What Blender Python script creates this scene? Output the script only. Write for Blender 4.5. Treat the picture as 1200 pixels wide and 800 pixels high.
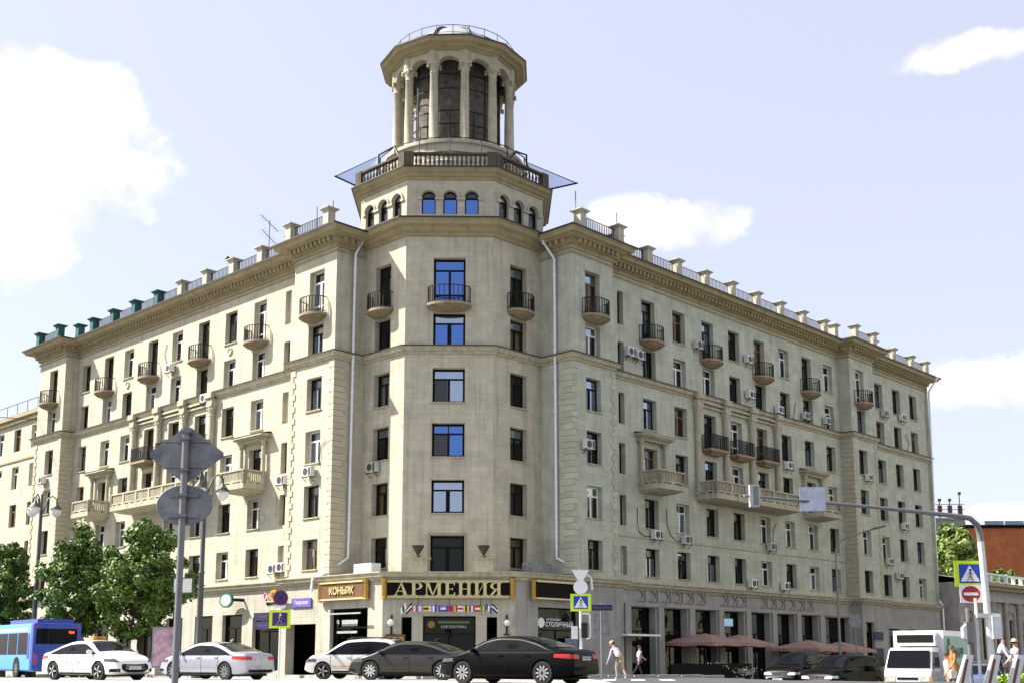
import bpy, bmesh, math, random
from math import sin, cos, pi, radians, sqrt
from mathutils import Matrix, Vector, noise as mnoise
random.seed(7)
scene = bpy.context.scene
for o in list(bpy.data.objects): bpy.data.objects.remove(o)
col = scene.collection

# ------------------------------------------------------------------ camera
F_PX, PITCH, PY, CAMH = 1357.655, 0.1607665, 549.783, 0.8
cd = bpy.data.cameras.new('camera'); cam = bpy.data.objects.new('camera', cd); col.objects.link(cam)
cd.sensor_width = 36; cd.lens = 36*F_PX/1200; cd.shift_y = (PY-400)/1200
cd.clip_start = .1; cd.clip_end = 8000
cam.location = (0, 0, CAMH); cam.rotation_euler = (pi/2+PITCH, 0, 0)
scene.camera = cam

# ------------------------------------------------------------------ light
SUN_EL = radians(45); SUN_AZ = radians(272.5)          # azimuth clockwise from +Y (photo depth axis)
sdir = Vector((sin(SUN_AZ)*cos(SUN_EL), cos(SUN_AZ)*cos(SUN_EL), sin(SUN_EL)))
sl = bpy.data.lights.new('sun', 'SUN'); sl.energy = 5.0; sl.angle = radians(.5); sl.color = (1, .96, .88)
so = bpy.data.objects.new('sun', sl); col.objects.link(so)
so.rotation_euler = (-sdir).to_track_quat('-Z', 'Y').to_euler()
scene.view_settings.view_transform = 'Standard'; scene.view_settings.look = 'None'
scene.view_settings.exposure = 1.13; scene.view_settings.gamma = 1.0

def pxdir(px, py):
    u = (px-600)/F_PX; v = -(py-PY)/F_PX
    return Vector((u, cos(PITCH)-v*sin(PITCH), sin(PITCH)+v*cos(PITCH)))

w = bpy.data.worlds.new('World'); scene.world = w; w.use_nodes = True
nt = w.node_tree; nt.nodes.clear(); N = nt.nodes.new; LK = nt.links.new
out = N('ShaderNodeOutputWorld'); bg = N('ShaderNodeBackground'); LK(bg.outputs[0], out.inputs[0])
sky = N('ShaderNodeTexSky'); sky.sky_type = 'NISHITA'; sky.sun_disc = False
sky.sun_elevation = SUN_EL; sky.sun_rotation = SUN_AZ; sky.air_density = 1.0; sky.dust_density = 2.2; sky.ozone_density = 1.4
SKY_STRENGTH = 0.096
bg.inputs[1].default_value = SKY_STRENGTH
def wm(op, a, b=None, c=None):
    n = N('ShaderNodeMath'); n.operation = op
    for i, x in enumerate((a, b, c)):
        if x is None: continue
        if isinstance(x, (int, float)): n.inputs[i].default_value = x
        else: LK(x, n.inputs[i])
    return n.outputs[0]
tc = N('ShaderNodeTexCoord'); VEC = tc.outputs['Generated']
nz = N('ShaderNodeTexNoise'); nz.inputs['Scale'].default_value = 14; nz.inputs['Detail'].default_value = 9; nz.inputs['Roughness'].default_value = .62
LK(VEC, nz.inputs['Vector'])
nz2 = N('ShaderNodeTexNoise'); nz2.inputs['Scale'].default_value = 3.2; nz2.inputs['Detail'].default_value = 4
LK(VEC, nz2.inputs['Vector'])
wob = wm('ADD', wm('MULTIPLY', wm('SUBTRACT', nz.outputs['Fac'], .5), 4.2), wm('MULTIPLY', wm('SUBTRACT', nz2.outputs['Fac'], .5), .8))
# cloud banks: (pixel x, y, half width, half height) where they stand in the photograph's sky, then others all round
banks = [(40, 165, 150, 85), (-60, 200, 170, 120), (95, 130, 80, 60), (790, 262, 92, 30), (745, 250, 55, 24),
         (1130, 62, 82, 22), (1150, 445, 85, 36), (1235, 440, 90, 42), (1175, 602, 40, 14), (10, 285, 70, 40)]
dirs = []
for (x, y, a, b) in banks:
    c = pxdir(x, y).normalized(); L = pxdir(x, y).length
    dirs.append((c, a/F_PX/L, b/F_PX/L))
rr = random.Random(3)
for k in range(16):
    az = radians(40 + k*280/16 + rr.uniform(-6, 6)); el = radians(rr.uniform(10, 50))
    dirs.append((Vector((sin(az)*cos(el), cos(az)*cos(el), sin(el))), rr.uniform(.06, .16), rr.uniform(.025, .07)))
mask = None
for c, a, b in dirs:
    r_ = Vector((c.y, -c.x, 0)).normalized(); u_ = r_.cross(c)
    def dot(vv, off, s):
        n = N('ShaderNodeVectorMath'); n.operation = 'DOT_PRODUCT'; LK(VEC, n.inputs[0]); n.inputs[1].default_value = vv/s
        return wm('SUBTRACT', n.outputs['Value'], off/s)
    X = dot(r_, r_.dot(c), a); Y = dot(u_, u_.dot(c), b)
    d2 = wm('ADD', wm('MULTIPLY', X, X), wm('MULTIPLY', Y, Y))
    n = N('ShaderNodeVectorMath'); n.operation = 'DOT_PRODUCT'; LK(VEC, n.inputs[0]); n.inputs[1].default_value = c
    front = wm('GREATER_THAN', n.outputs['Value'], .5)
    m = wm('MULTIPLY', wm('SUBTRACT', 2, wm('MINIMUM', d2, 4)), front)
    m = wm('SUBTRACT', m, wm('MULTIPLY', wm('SUBTRACT', 1, front), 3))
    mask = m if mask is None else wm('MAXIMUM', mask, m)
mr = N('ShaderNodeMapRange'); mr.interpolation_type = 'SMOOTHSTEP'
LK(wm('ADD', mask, wob), mr.inputs['Value']); mr.inputs['From Min'].default_value = .8; mr.inputs['From Max'].default_value = 1.8
mx = N('ShaderNodeMix'); mx.data_type = 'RGBA'
hazemix = N('ShaderNodeMix'); hazemix.data_type = 'RGBA'; hazemix.inputs[0].default_value = .5
LK(sky.outputs[0], hazemix.inputs[6]); hazemix.inputs[7].default_value = (5.5, 5.4, 6.1, 1)
LK(mr.outputs[0], mx.inputs[0]); LK(hazemix.outputs[2], mx.inputs[6]); 
cr = N('ShaderNodeMapRange'); cr.interpolation_type = 'SMOOTHSTEP'; cr.inputs['From Min'].default_value = .40; cr.inputs['From Max'].default_value = .62
nz3 = N('ShaderNodeTexNoise'); nz3.inputs['Scale'].default_value = 22; nz3.inputs['Detail'].default_value = 6; LK(VEC, nz3.inputs['Vector']); LK(nz3.outputs['Fac'], cr.inputs['Value'])
cmx = N('ShaderNodeMix'); cmx.data_type = 'RGBA'; LK(cr.outputs[0], cmx.inputs[0]); cmx.inputs[6].default_value = (4.75, 4.75, 4.95, 1); cmx.inputs[7].default_value = (6.4, 6.3, 6.2, 1)
LK(cmx.outputs[2], mx.inputs[7])
LK(mx.outputs[2], bg.inputs[0])

# ------------------------------------------------------------------ helpers
def tag(o, label=None, cat=None, group=None, kind=None):
    for k, v in (('label', label), ('category', cat), ('group', group), ('kind', kind)):
        if v: o[k] = v
    return o
def empty(name, loc=(0, 0, 0), rz=0, **kw):
    o = bpy.data.objects.new(name, None); col.objects.link(o); o.location = loc; o.rotation_euler = (0, 0, rz)
    o.empty_display_size = .2
    return tag(o, **kw)
def inst(name, mesh, parent=None, M=None, **kw):
    o = bpy.data.objects.new(name, mesh); col.objects.link(o)
    if parent: o.parent = parent
    if M is not None: o.matrix_local = M
    return tag(o, **kw)
T = Matrix.Translation
def RZ(a): return Matrix.Rotation(a, 4, 'Z')
class MB:
    def __init__(s): s.v = []; s.f = []; s.m = []; s.mi = 0; s.sm = False
    def add(s, vs, fs):
        b = len(s.v); s.v += [tuple(p) for p in vs]
        for f in fs: s.f.append(tuple(i+b for i in f)); s.m.append(s.mi)
    def box(s, x0, x1, y0, y1, z0, z1):
        s.add([(x0,y0,z0),(x1,y0,z0),(x1,y1,z0),(x0,y1,z0),(x0,y0,z1),(x1,y0,z1),(x1,y1,z1),(x0,y1,z1)],
              [(0,3,2,1),(4,5,6,7),(0,1,5,4),(1,2,6,5),(2,3,7,6),(3,0,4,7)])
    def mbox(s, M, sx, sy, sz):
        vs = [M @ Vector((x*sx/2, y*sy/2, z*sz/2)) for z in (-1,1) for x, y in ((-1,-1),(1,-1),(1,1),(-1,1))]
        s.add(vs, [(0,3,2,1),(4,5,6,7),(0,1,5,4),(1,2,6,5),(2,3,7,6),(3,0,4,7)])
    def bar(s, a, b, w_, h=None):
        a = Vector(a); b = Vector(b); d = b-a
        M = T((a+b)/2) @ d.to_track_quat('Z', 'Y').to_matrix().to_4x4()
        s.mbox(M, w_, h or w_, d.length)
    def tube(s, pts, rad, n=8, caps=True):
        pts = [Vector(p) for p in pts]
        rads = rad if isinstance(rad, (list, tuple)) else [rad]*len(pts)
        b = len(s.v); up = None
        for i, p in enumerate(pts):
            t = (pts[min(i+1, len(pts)-1)]-pts[max(i-1, 0)]).normalized()
            if up is None:
                up = Vector((0,0,1)) if abs(t.z) < .9 else Vector((1,0,0))
            x = t.cross(up).normalized(); y = x.cross(t).normalized(); up = y
            for k in range(n):
                a = 2*pi*k/n; s.v.append(tuple(p + (x*cos(a)+y*sin(a))*rads[i]))
        for i in range(len(pts)-1):
            for k in range(n):
                s.f.append((b+i*n+k, b+i*n+(k+1)%n, b+(i+1)*n+(k+1)%n, b+(i+1)*n+k)); s.m.append(s.mi)
        if caps:
            s.f.append(tuple(b+k for k in range(n))[::-1]); s.m.append(s.mi)
            s.f.append(tuple(b+(len(pts)-1)*n+k for k in range(n))); s.m.append(s.mi)
    def lathe(s, prof, n=24, a0=0, c=(0,0), M=None, ph=0):
        b = len(s.v)
        for r, z in prof:
            for k in range(n):
                a = a0+ph+2*pi*k/n; p = Vector((c[0]+r*cos(a), c[1]+r*sin(a), z)); s.v.append(tuple(M @ p if M else p))
        for i in range(len(prof)-1):
            for k in range(n):
                s.f.append((b+i*n+k, b+i*n+(k+1)%n, b+(i+1)*n+(k+1)%n, b+(i+1)*n+k)); s.m.append(s.mi)
        if prof[0][0] > 1e-4: s.f.append(tuple(b+k for k in range(n))[::-1]); s.m.append(s.mi)
        if prof[-1][0] > 1e-4: s.f.append(tuple(b+(len(prof)-1)*n+k for k in range(n))); s.m.append(s.mi)
    def prism(s, poly, z0, z1, M=None):
        """poly of (x,y) extruded in z"""
        n = len(poly); vs = [(x, y, z0) for x, y in poly]+[(x, y, z1) for x, y in poly]
        if M: vs = [M @ Vector(p) for p in vs]
        s.add(vs, [tuple(range(n))[::-1], tuple(range(n, 2*n))]+[(i, (i+1)%n, n+(i+1)%n, n+i) for i in range(n)])
    def sheet(s, nx, ny, fn):
        b = len(s.v)
        for j in range(ny+1):
            for i in range(nx+1): s.v.append(tuple(fn(i/nx, j/ny)))
        for j in range(ny):
            for i in range(nx):
                a = b+j*(nx+1)+i; s.f.append((a, a+1, a+nx+2, a+nx+1)); s.m.append(s.mi)
    def mesh(s, name, mats, smooth=None):
        me = bpy.data.meshes.new(name); me.from_pydata(s.v, [], s.f)
        if not isinstance(mats, (list, tuple)): mats = [mats]
        for m in mats: me.materials.append(m)
        if len(mats) > 1: me.polygons.foreach_set('material_index', s.m)
        if smooth is not None:
            me.polygons.foreach_set('use_smooth', [True]*len(me.polygons))
            if smooth < pi: me.set_sharp_from_angle(angle=smooth)
        me.update(); return me
    def obj(s, name, mats, parent=None, M=None, smooth=None, **kw):
        return inst(name, s.mesh(name, mats, smooth), parent, M, **kw)

# ------------------------------------------------------------------ materials
MAT = {}
def mat(name, base, rough=.8, metal=0, var=.12, scale=1.5, bump=0., bscale=40, spec=.4, brick=None, coat=0, emit=None, col2=None, rnd=0, streak=0):
    m = bpy.data.materials.new(name); m.use_nodes = True; t = m.node_tree
    p = t.nodes['Principled BSDF']; A = t.nodes.new; K = t.links.new
    p.inputs['Roughness'].default_value = rough; p.inputs['Metallic'].default_value = metal
    p.inputs['Specular IOR Level'].default_value = spec
    if coat: p.inputs['Coat Weight'].default_value = coat; p.inputs['Coat Roughness'].default_value = .04
    c1 = (*base, 1); c = None
    tcn = A('ShaderNodeTexCoord')
    if var > 0:
        n = A('ShaderNodeTexNoise'); n.inputs['Scale'].default_value = scale; n.inputs['Detail'].default_value = 6; n.inputs['Roughness'].default_value = .65
        K(tcn.outputs['Object'], n.inputs['Vector'])
        r = A('ShaderNodeValToRGB'); K(n.outputs['Fac'], r.inputs[0])
        lo = tuple(x*(1-var) for x in base); hi = tuple(min(1, x*(1+var)) for x in (col2 or base))
        r.color_ramp.elements[0].color = (*lo, 1); r.color_ramp.elements[1].color = (*hi, 1)
        r.color_ramp.elements[0].position = .3; r.color_ramp.elements[1].position = .7
        c = r.outputs[0]
    if streak:
        mp = A('ShaderNodeMapping'); mp.inputs['Scale'].default_value = (2.6, 2.6, .16); K(tcn.outputs['Object'], mp.inputs[0])
        n = A('ShaderNodeTexNoise'); n.inputs['Scale'].default_value = 1.4; n.inputs['Detail'].default_value = 5; K(mp.outputs[0], n.inputs['Vector'])
        r = A('ShaderNodeMapRange'); K(n.outputs['Fac'], r.inputs[0]); r.inputs[1].default_value = .5; r.inputs[2].default_value = .8; r.inputs[3].default_value = 1; r.inputs[4].default_value = 1-streak
        q = A('ShaderNodeMix'); q.data_type = 'RGBA'; q.blend_type = 'MULTIPLY'; q.inputs[0].default_value = 1
        K(c, q.inputs[6]) if c else None
        if not c: q.inputs[6].default_value = c1
        K(r.outputs[0], q.inputs[7]); c = q.outputs[2]
    hgt = None
    if brick:
        bw, bh, mort, dark = brick
        mp = A('ShaderNodeMapping'); mp.inputs['Rotation'].default_value = (pi/2, 0, 0); K(tcn.outputs['Object'], mp.inputs[0])
        b = A('ShaderNodeTexBrick'); K(mp.outputs[0], b.inputs[0]); b.inputs['Scale'].default_value = 1
        b.inputs['Brick Width'].default_value = bw; b.inputs['Row Height'].default_value = bh; b.inputs['Mortar Size'].default_value = mort; b.inputs['Mortar Smooth'].default_value = .3
        b.inputs['Color1'].default_value = (1,1,1,1); b.inputs['Color2'].default_value = (.9,.9,.89,1); b.inputs['Mortar'].default_value = (dark,dark,dark,1)
        q = A('ShaderNodeMix'); q.data_type = 'RGBA'; q.blend_type = 'MULTIPLY'; q.inputs[0].default_value = 1
        if c: K(c, q.inputs[6])
        else: q.inputs[6].default_value = c1
        K(b.outputs[0], q.inputs[7]); c = q.outputs[2]; hgt = b.outputs[0]
    if rnd:
        oi = A('ShaderNodeObjectInfo'); r = A('ShaderNodeMapRange'); K(oi.outputs['Random'], r.inputs[0]); r.inputs[3].default_value = 1-rnd; r.inputs[4].default_value = 1+rnd
        q = A('ShaderNodeMix'); q.data_type = 'RGBA'; q.blend_type = 'MULTIPLY'; q.inputs[0].default_value = 1
        if c: K(c, q.inputs[6])
        else: q.inputs[6].default_value = c1
        K(r.outputs[0], q.inputs[7]); c = q.outputs[2]
    if c: K(c, p.inputs['Base Color'])
    else: p.inputs['Base Color'].default_value = c1
    if bump:
        n = A('ShaderNodeTexNoise'); n.inputs['Scale'].default_value = bscale; n.inputs['Detail'].default_value = 4; K(tcn.outputs['Object'], n.inputs['Vector'])
        bp = A('ShaderNodeBump'); bp.inputs['Strength'].default_value = bump; bp.inputs['Distance'].default_value = .02
        h = n.outputs['Fac']
        if hgt:
            ad = A('ShaderNodeMath'); ad.operation = 'ADD'; K(h, ad.inputs[0]); K(hgt, ad.inputs[1]); h = ad.outputs[0]
        K(h, bp.inputs['Height']); K(bp.outputs[0], p.inputs['Normal'])
    if emit: p.inputs['Emission Color'].default_value = (*emit[0], 1); p.inputs['Emission Strength'].default_value = emit[1]
    MAT[name] = m; return m
WALL = mat('facade_tile', (.50, .462, .355), .85, var=.16, scale=1.1, brick=(.93, .31, .013, .82), bump=.3, bscale=25, streak=.3)
WALLR = mat('facade_tile_light_tint', (.46, .48, .385), .85, var=.18, scale=.9, brick=(.93, .31, .013, .83), bump=.3, bscale=25, streak=.3)  # same tile as the left wing, cast of the light tinted into it
GFW = mat('ground_floor_stone', (.46, .43, .35), .8, var=.14, scale=.8, brick=(1.15, .62, .014, .82), bump=.3, bscale=20, streak=.35)
GFR = mat('shade_toned_ground_floor_stone', (.33, .325, .30), .8, var=.16, scale=.8, brick=(1.15, .62, .014, .84), bump=.3, bscale=20, streak=.35)  # ground floor stone again, deep street-level shade put into the colour
TRIM = mat('cornice_stone', (.34, .285, .165), .85, var=.16, scale=1.2, bump=.2, streak=.3)
BALC = mat('balcony_concrete', (.41, .375, .275), .85, var=.2, scale=2, bump=.2, streak=.35)
SLAB = mat('balcony_slab', (.30, .235, .15), .85, var=.2, scale=2, bump=.2, streak=.3)
WEATH = mat('weathered_shade_stone', (.095, .077, .05), .9, var=.35, scale=2.5, bump=.4, streak=.45)  # dirt plus painted-in shade darken the balustrade
POSTM = mat('parapet_stone', (.47, .44, .35), .85, var=.15, scale=2, bump=.2, streak=.3)
QUOIN = mat('quoin_stone', (.48, .435, .32), .85, var=.12, scale=2, bump=.3, rnd=.1)
BELTM = mat('belt_stone', (.41, .38, .275), .85, var=.2, scale=1.5, bump=.2, streak=.4)
QUOINR = mat('quoin_stone_light_tint', (.44, .44, .335), .85, var=.12, scale=2, bump=.3, rnd=.12)  # quoin copy with the right wing's painted-in light tint
IRON = mat('black_iron', (.008, .0075, .007), .6, .1, var=.3, scale=6)
FDARK = mat('dark_window_frame', (.010, .008, .006), .6, spec=.1, var=.2)
FWHITE = mat('white_window_frame', (.75, .75, .73), .4, var=.05)
FBROWN = mat('brown_window_frame', (.16, .085, .035), .5, var=.2)
CURT = mat('net_curtain', (.62, .60, .55), .9, var=.15, scale=4, rnd=.35)
CURTO = mat('ochre_curtain', (.50, .30, .11), .9, var=.2, scale=4, rnd=.3)
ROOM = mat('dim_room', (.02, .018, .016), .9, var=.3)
PIPE = mat('galvanised_pipe', (.74, .75, .77), .35, .25, var=.12, scale=4)
ACW = mat('air_conditioner_casing', (.62, .62, .59), .5, var=.08, scale=3, rnd=.25)
ACD = mat('air_conditioner_grille', (.05, .05, .05), .5, var=.2)
ROOF = mat('roof_sheet', (.035, .03, .025), .6, var=.2)
TEAL = mat('teal_mesh_wrap', (.03, .115, .105), .8, var=.25, scale=5)
TARMAC = mat('asphalt', (.07, .07, .072), .9, var=.25, scale=1.2, bump=.3, bscale=60)
SUNLIT_ROAD = mat('sunlit_road_tone', (.36, .345, .31), .85, var=.15, scale=1.5, bump=.2)  # sunlight on the road put into a pale base colour
WALK = mat('pavement_slabs', (.23, .225, .21), .85, var=.2, scale=1.5, bump=.2)
KERB = mat('granite_kerb', (.33, .32, .30), .8, var=.2, scale=4)
PAINT = mat('road_paint', (.72, .71, .66), .7, var=.15, scale=5)
RUB = mat('tyre_rubber', (.018, .018, .018), .85, var=.2)
RIM = mat('alloy_rim', (.62, .62, .63), .28, .85, var=.05)
RIMD = mat('wheel_dark', (.02, .02, .02), .6, var=.1)
CARGL = mat('car_glass', (.006, .007, .009), .02, spec=.1, var=0)
CHROME = mat('chrome', (.7, .7, .7), .15, 1, var=0)
REDL = mat('tail_lamp_red', (.45, .02, .008), .15, spec=.6, var=.1)
LAMP = mat('headlamp_lens', (.10, .105, .12), .05, .2, var=.6, scale=14)
BLKP = mat('black_plastic', (.012, .012, .012), .5, spec=.1, var=.1)
PLATE = mat('number_plate', (.68, .68, .66), .5, var=.05)
SIGNBK = mat('sign_back_grey', (.20, .205, .21), .5, .2, var=.45, scale=4, streak=.4)
POLE = mat('painted_pole_grey', (.20, .205, .20), .5, .2, var=.15, scale=4)
POLEW = mat('white_metal_pole', (.66, .67, .66), .4, .2, var=.1, scale=3)
POLEG = mat('lamp_post_dark', (.075, .08, .07), .5, .3, var=.2, scale=4)
FLUO = mat('fluorescent_yellow', (.58, .78, .03), .5, var=.03)
SBLUE = mat('sign_blue', (.012, .05, .42), .45, var=.04)
SWHITE = mat('sign_white', (.78, .78, .78), .45, var=.03)
SBLACK = mat('sign_black', (.012, .012, .013), .5, var=0)
SRED = mat('sign_red', (.36, .02, .02), .45, var=.05)
GOLD = mat('gilt_lettering', (.58, .50, .25), .45, .2, var=.15, scale=8)
GOLDD = mat('gilt_column', (.42, .25, .05), .4, .4, var=.2, scale=5)
BROWN = mat('brown_sign_board', (.15, .07, .028), .6, var=.2, scale=2)
DKBR = mat('dark_sign_board', (.008, .006, .005), .6, spec=.08, var=.2)
PURP = mat('purple_sign', (.14, .10, .40), .5, var=.1)
DPURP = mat('dark_indigo_sign', (.02, .017, .05), .5, var=.1)
CANVAS = mat('dusty_pink_canvas', (.36, .225, .185), .85, var=.12, scale=3)
BARK = mat('bark', (.055, .042, .03), .9, var=.3, scale=5, bump=.5)
LEAFA = mat('leaf_green', (.038, .085, .012), .5, var=.5, scale=1.8, col2=(.105, .175, .022))
LEAFB = mat('leaf_green_far', (.13, .22, .03), .55, var=.4, scale=.6, col2=(.17, .22, .05))
def glass_mat(name, tint, fac, gcol, rough=.02):
    m = bpy.data.materials.new(name); m.use_nodes = True; t = m.node_tree; t.nodes.clear(); A = t.nodes.new; K = t.links.new
    o = A('ShaderNodeOutputMaterial'); mixn = A('ShaderNodeMixShader'); tr = A('ShaderNodeBsdfTransparent'); gl = A('ShaderNodeBsdfGlossy')
    tr.inputs[0].default_value = (*tint, 1); gl.inputs[0].default_value = (*gcol, 1); gl.inputs['Roughness'].default_value = rough
    lw = A('ShaderNodeFresnel'); lw.inputs[0].default_value = 1.5
    md = A('ShaderNodeMath'); md.operation = 'MULTIPLY_ADD'; md.inputs[1].default_value = 1.0; md.inputs[2].default_value = fac; K(lw.outputs[0], md.inputs[0]); md.use_clamp = True
    tcn = A('ShaderNodeTexCoord'); n = A('ShaderNodeTexNoise'); n.inputs['Scale'].default_value = .9; K(tcn.outputs['Object'], n.inputs['Vector'])
    bp = A('ShaderNodeBump'); bp.inputs['Strength'].default_value = .05; bp.inputs['Distance'].default_value = .1; K(n.outputs[0], bp.inputs['Height']); K(bp.outputs[0], gl.inputs['Normal'])
    K(md.outputs[0], mixn.inputs[0]); K(tr.outputs[0], mixn.inputs[1]); K(gl.outputs[0], mixn.inputs[2]); K(mixn.outputs[0], o.inputs[0])
    return m
GLASSP = glass_mat('pale_reflecting_glass', (.35, .4, .5), .42, (.72, .82, 1.0))
GLASS = glass_mat('window_glass', (.62, .66, .66), .02, (1, 1, 1))
GLASSB = glass_mat('sky_tinted_glass', (.12, .2, .5), .40, (.22, .42, 1.0), .05)  # blue sky reflection painted in through the gloss tint
SHOPGL = glass_mat('shop_glass', (.13, .15, .14), -.01, (.8, .9, .85))

# ------------------------------------------------------------------ place: pixel -> wall / ground coordinates
O2 = Vector((-3.39956, 62.04026)); DR = Vector((.694124, .719856)); DL = Vector((-.719856, .694124))
def hit(side, px, py, off=0.):
    n = -DL if side == 'R' else -DR; d = DR if side == 'R' else DL
    o = O2+n*off; r = pxdir(px, py); t = n.dot(o)/n.dot(r.to_2d()); X = r*t
    return (X.to_2d()-O2).dot(d), X.z+CAMH
def XP(px, y, z=CAMH): return (px-600)/F_PX*(y*cos(PITCH)+(z-CAMH)*sin(PITCH))
def ZP(py, y):
    r = pxdir(600, py); return r.z/r.y*y+CAMH
def ss(a, b, x):
    t = min(1, max(0, (x-a)/(b-a))); return t*t*(3-2*t)
def gz(x, y):
    return -.012*min(60, max(0, y-42)) - .88*ss(10, 18, x)*ss(40, 48, y)
def UV(u, v): p = O2+DR*u+DL*v; return p.x, p.y
def SKIN(x, y): q = Vector((x, y))-O2; return q.dot(DR), q.dot(DL)

# ------------------------------------------------------------------ ground
def axis(lo, hi, step, far):
    a = [lo+i*step for i in range(int((hi-lo)/step)+1)]
    return [-far, -far/3, -far/9] + a + [far/9+hi, far/3+hi, far+hi]
xs = axis(-70, 70, 2, 3000); ys = [-3000, -800, -150]+[-30+2.*i for i in range(86)]+[200, 400, 1000, 3000, 7000]
def grid(name, xs, ys, zf, m, **kw):
    b = MB()
    for y in ys:
        for x in xs: b.v.append((x, y, zf(x, y)))
    nx = len(xs)
    for j in range(len(ys)-1):
        for i in range(nx-1):
            a = j*nx+i; b.f.append((a, a+1, a+nx+1, a+nx)); b.m.append(0)
    return b.obj(name, m, **kw)
grid('road', xs, ys, gz, TARMAC, kind='structure')
def uvsheet(name, u0, u1, v0, v1, dz, m, n=24, kerb=True):
    b = MB()
    def fn(i, j):
        x, y = UV(u0+(u1-u0)*i, v0+(v1-v0)*j); return x, y, gz(x, y)+dz
    b.sheet(n, n, fn)
    o = b.obj(name, m, kind='structure')
    return o
uvsheet('pavement', -9.5, 70, -8.5, 1.2, .13, WALK)            # along the right wing and round the corner
uvsheet('pavement', -9.5, 1.2, 1.2, 95, .13, WALK)             # along the left wing
def kerbline(pts):
    b = MB(); mb = MB(); mb.box(-.98, .98, -.15, .15, -.15, .15); me = mb.mesh('kerb_stone', KERB)
    root = empty('kerb', (pts[0][0], pts[0][1], 0), kind='structure'); k = 0
    for (x0, y0), (x1, y1) in zip(pts, pts[1:]):
        d = Vector((x1-x0, y1-y0)); n = int(d.length/2)
        for i in range(n):
            x = x0+d.x*(i+.5)/n; y = y0+d.y*(i+.5)/n
            inst('kerb_stone', me, root, T((x-pts[0][0], y-pts[0][1], gz(x, y)+.005)) @ RZ(math.atan2(d.y, d.x)))
kerbline([UV(-9.5, 60), UV(-9.5, -8.5), UV(62, -8.5)])
# pale patch with the road's sunlit brightness in its colour, and crossing bars
grid('sunlit_road_patch', [-60+2.*i for i in range(31)]+[1.5, 3.2], [36+2.*i for i in range(14)], lambda x, y: gz(x, y)+.004, SUNLIT_ROAD, kind='structure')
mb = MB()
for k in range(5):
    x0 = 1.0+k*1.05
    for j in range(4):
        ya, yb = 41+j*1.2, 41+(j+1)*1.2
        xa = x0+j*.12; mb.add([(xa, ya, gz(xa, ya)+.011), (xa+.5, ya, gz(xa+.5, ya)+.011), (xa+.62, yb, gz(xa+.62, yb)+.011), (xa+.12, yb, gz(xa+.12, yb)+.011)], [(0,1,2,3)])
mb.obj('crossing_marking', PAINT, kind='structure')

# ------------------------------------------------------------------ the apartment building
B = empty('apartment_building', (*O2, 0), math.atan2(DR.y, DR.x),
          label='large beige corner apartment house with columned round tower and rows of balconies', cat='building')
FR = Matrix.Identity(4)                                                    # right-type facade: x'=u, y'=v inward
FL = Matrix(((0,1,0,0),(-1,0,0,0),(0,0,1,0),(0,0,0,1)))                    # left-type: x'=-v, y'=u inward
def FD(u, v, ang):                                                         # frame at (u,v); x' axis direction angle ang
    return T((u, v, 0)) @ RZ(ang)
WZ = {7: (22.15, 24.4), 6: (19.05, 21.0), 5: (15.6, 17.65), 4: (12.35, 14.35), 3: (9.05, 11.0), 2: (5.95, 7.75)}
DOOR7 = (21.55, 24.4); DOOR5 = (15.15, 17.65); DOOR4 = (11.85, 14.35)
GZ0 = -2.2; BAND = 5.45; BELT = 18.75; CORN = 25.65
def wall(F, x0, x1, z0, z1, holes, m, y=0, depth=.46, name='wall'):
    """facade plane at local y with rectangular openings and reveals"""
    b = MB()
    X = sorted(set([x0, x1]+[h[i] for h in holes for i in (0, 1)])); Z = sorted(set([z0, z1]+[h[i] for h in holes for i in (2, 3)]))
    X = [x for x in X if x0 <= x <= x1]; Z = [z for z in Z if z0 <= z <= z1]
    idx = {}
    def vid(i, j):
        if (i, j) not in idx: idx[i, j] = len(b.v); b.v.append((X[i], y, Z[j]))
        return idx[i, j]
    for i in range(len(X)-1):
        for j in range(len(Z)-1):
            cx = (X[i]+X[i+1])/2; cz = (Z[j]+Z[j+1])/2
            if any(h[0] < cx < h[1] and h[2] < cz < h[3] for h in holes): continue
            b.f.append((vid(i, j), vid(i+1, j), vid(i+1, j+1), vid(i, j+1))); b.m.append(0)
    for h in holes:
        a, c, d, e = h[:4]; q = y+depth
        b.add([(a,y,d),(c,y,d),(c,y,e),(a,y,e),(a,q,d),(c,q,d),(c,q,e),(a,q,e)], [(0,1,5,4),(1,2,6,5),(2,3,7,6),(3,0,4,7)])
    return b.obj(name, m, B, F)
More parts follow.
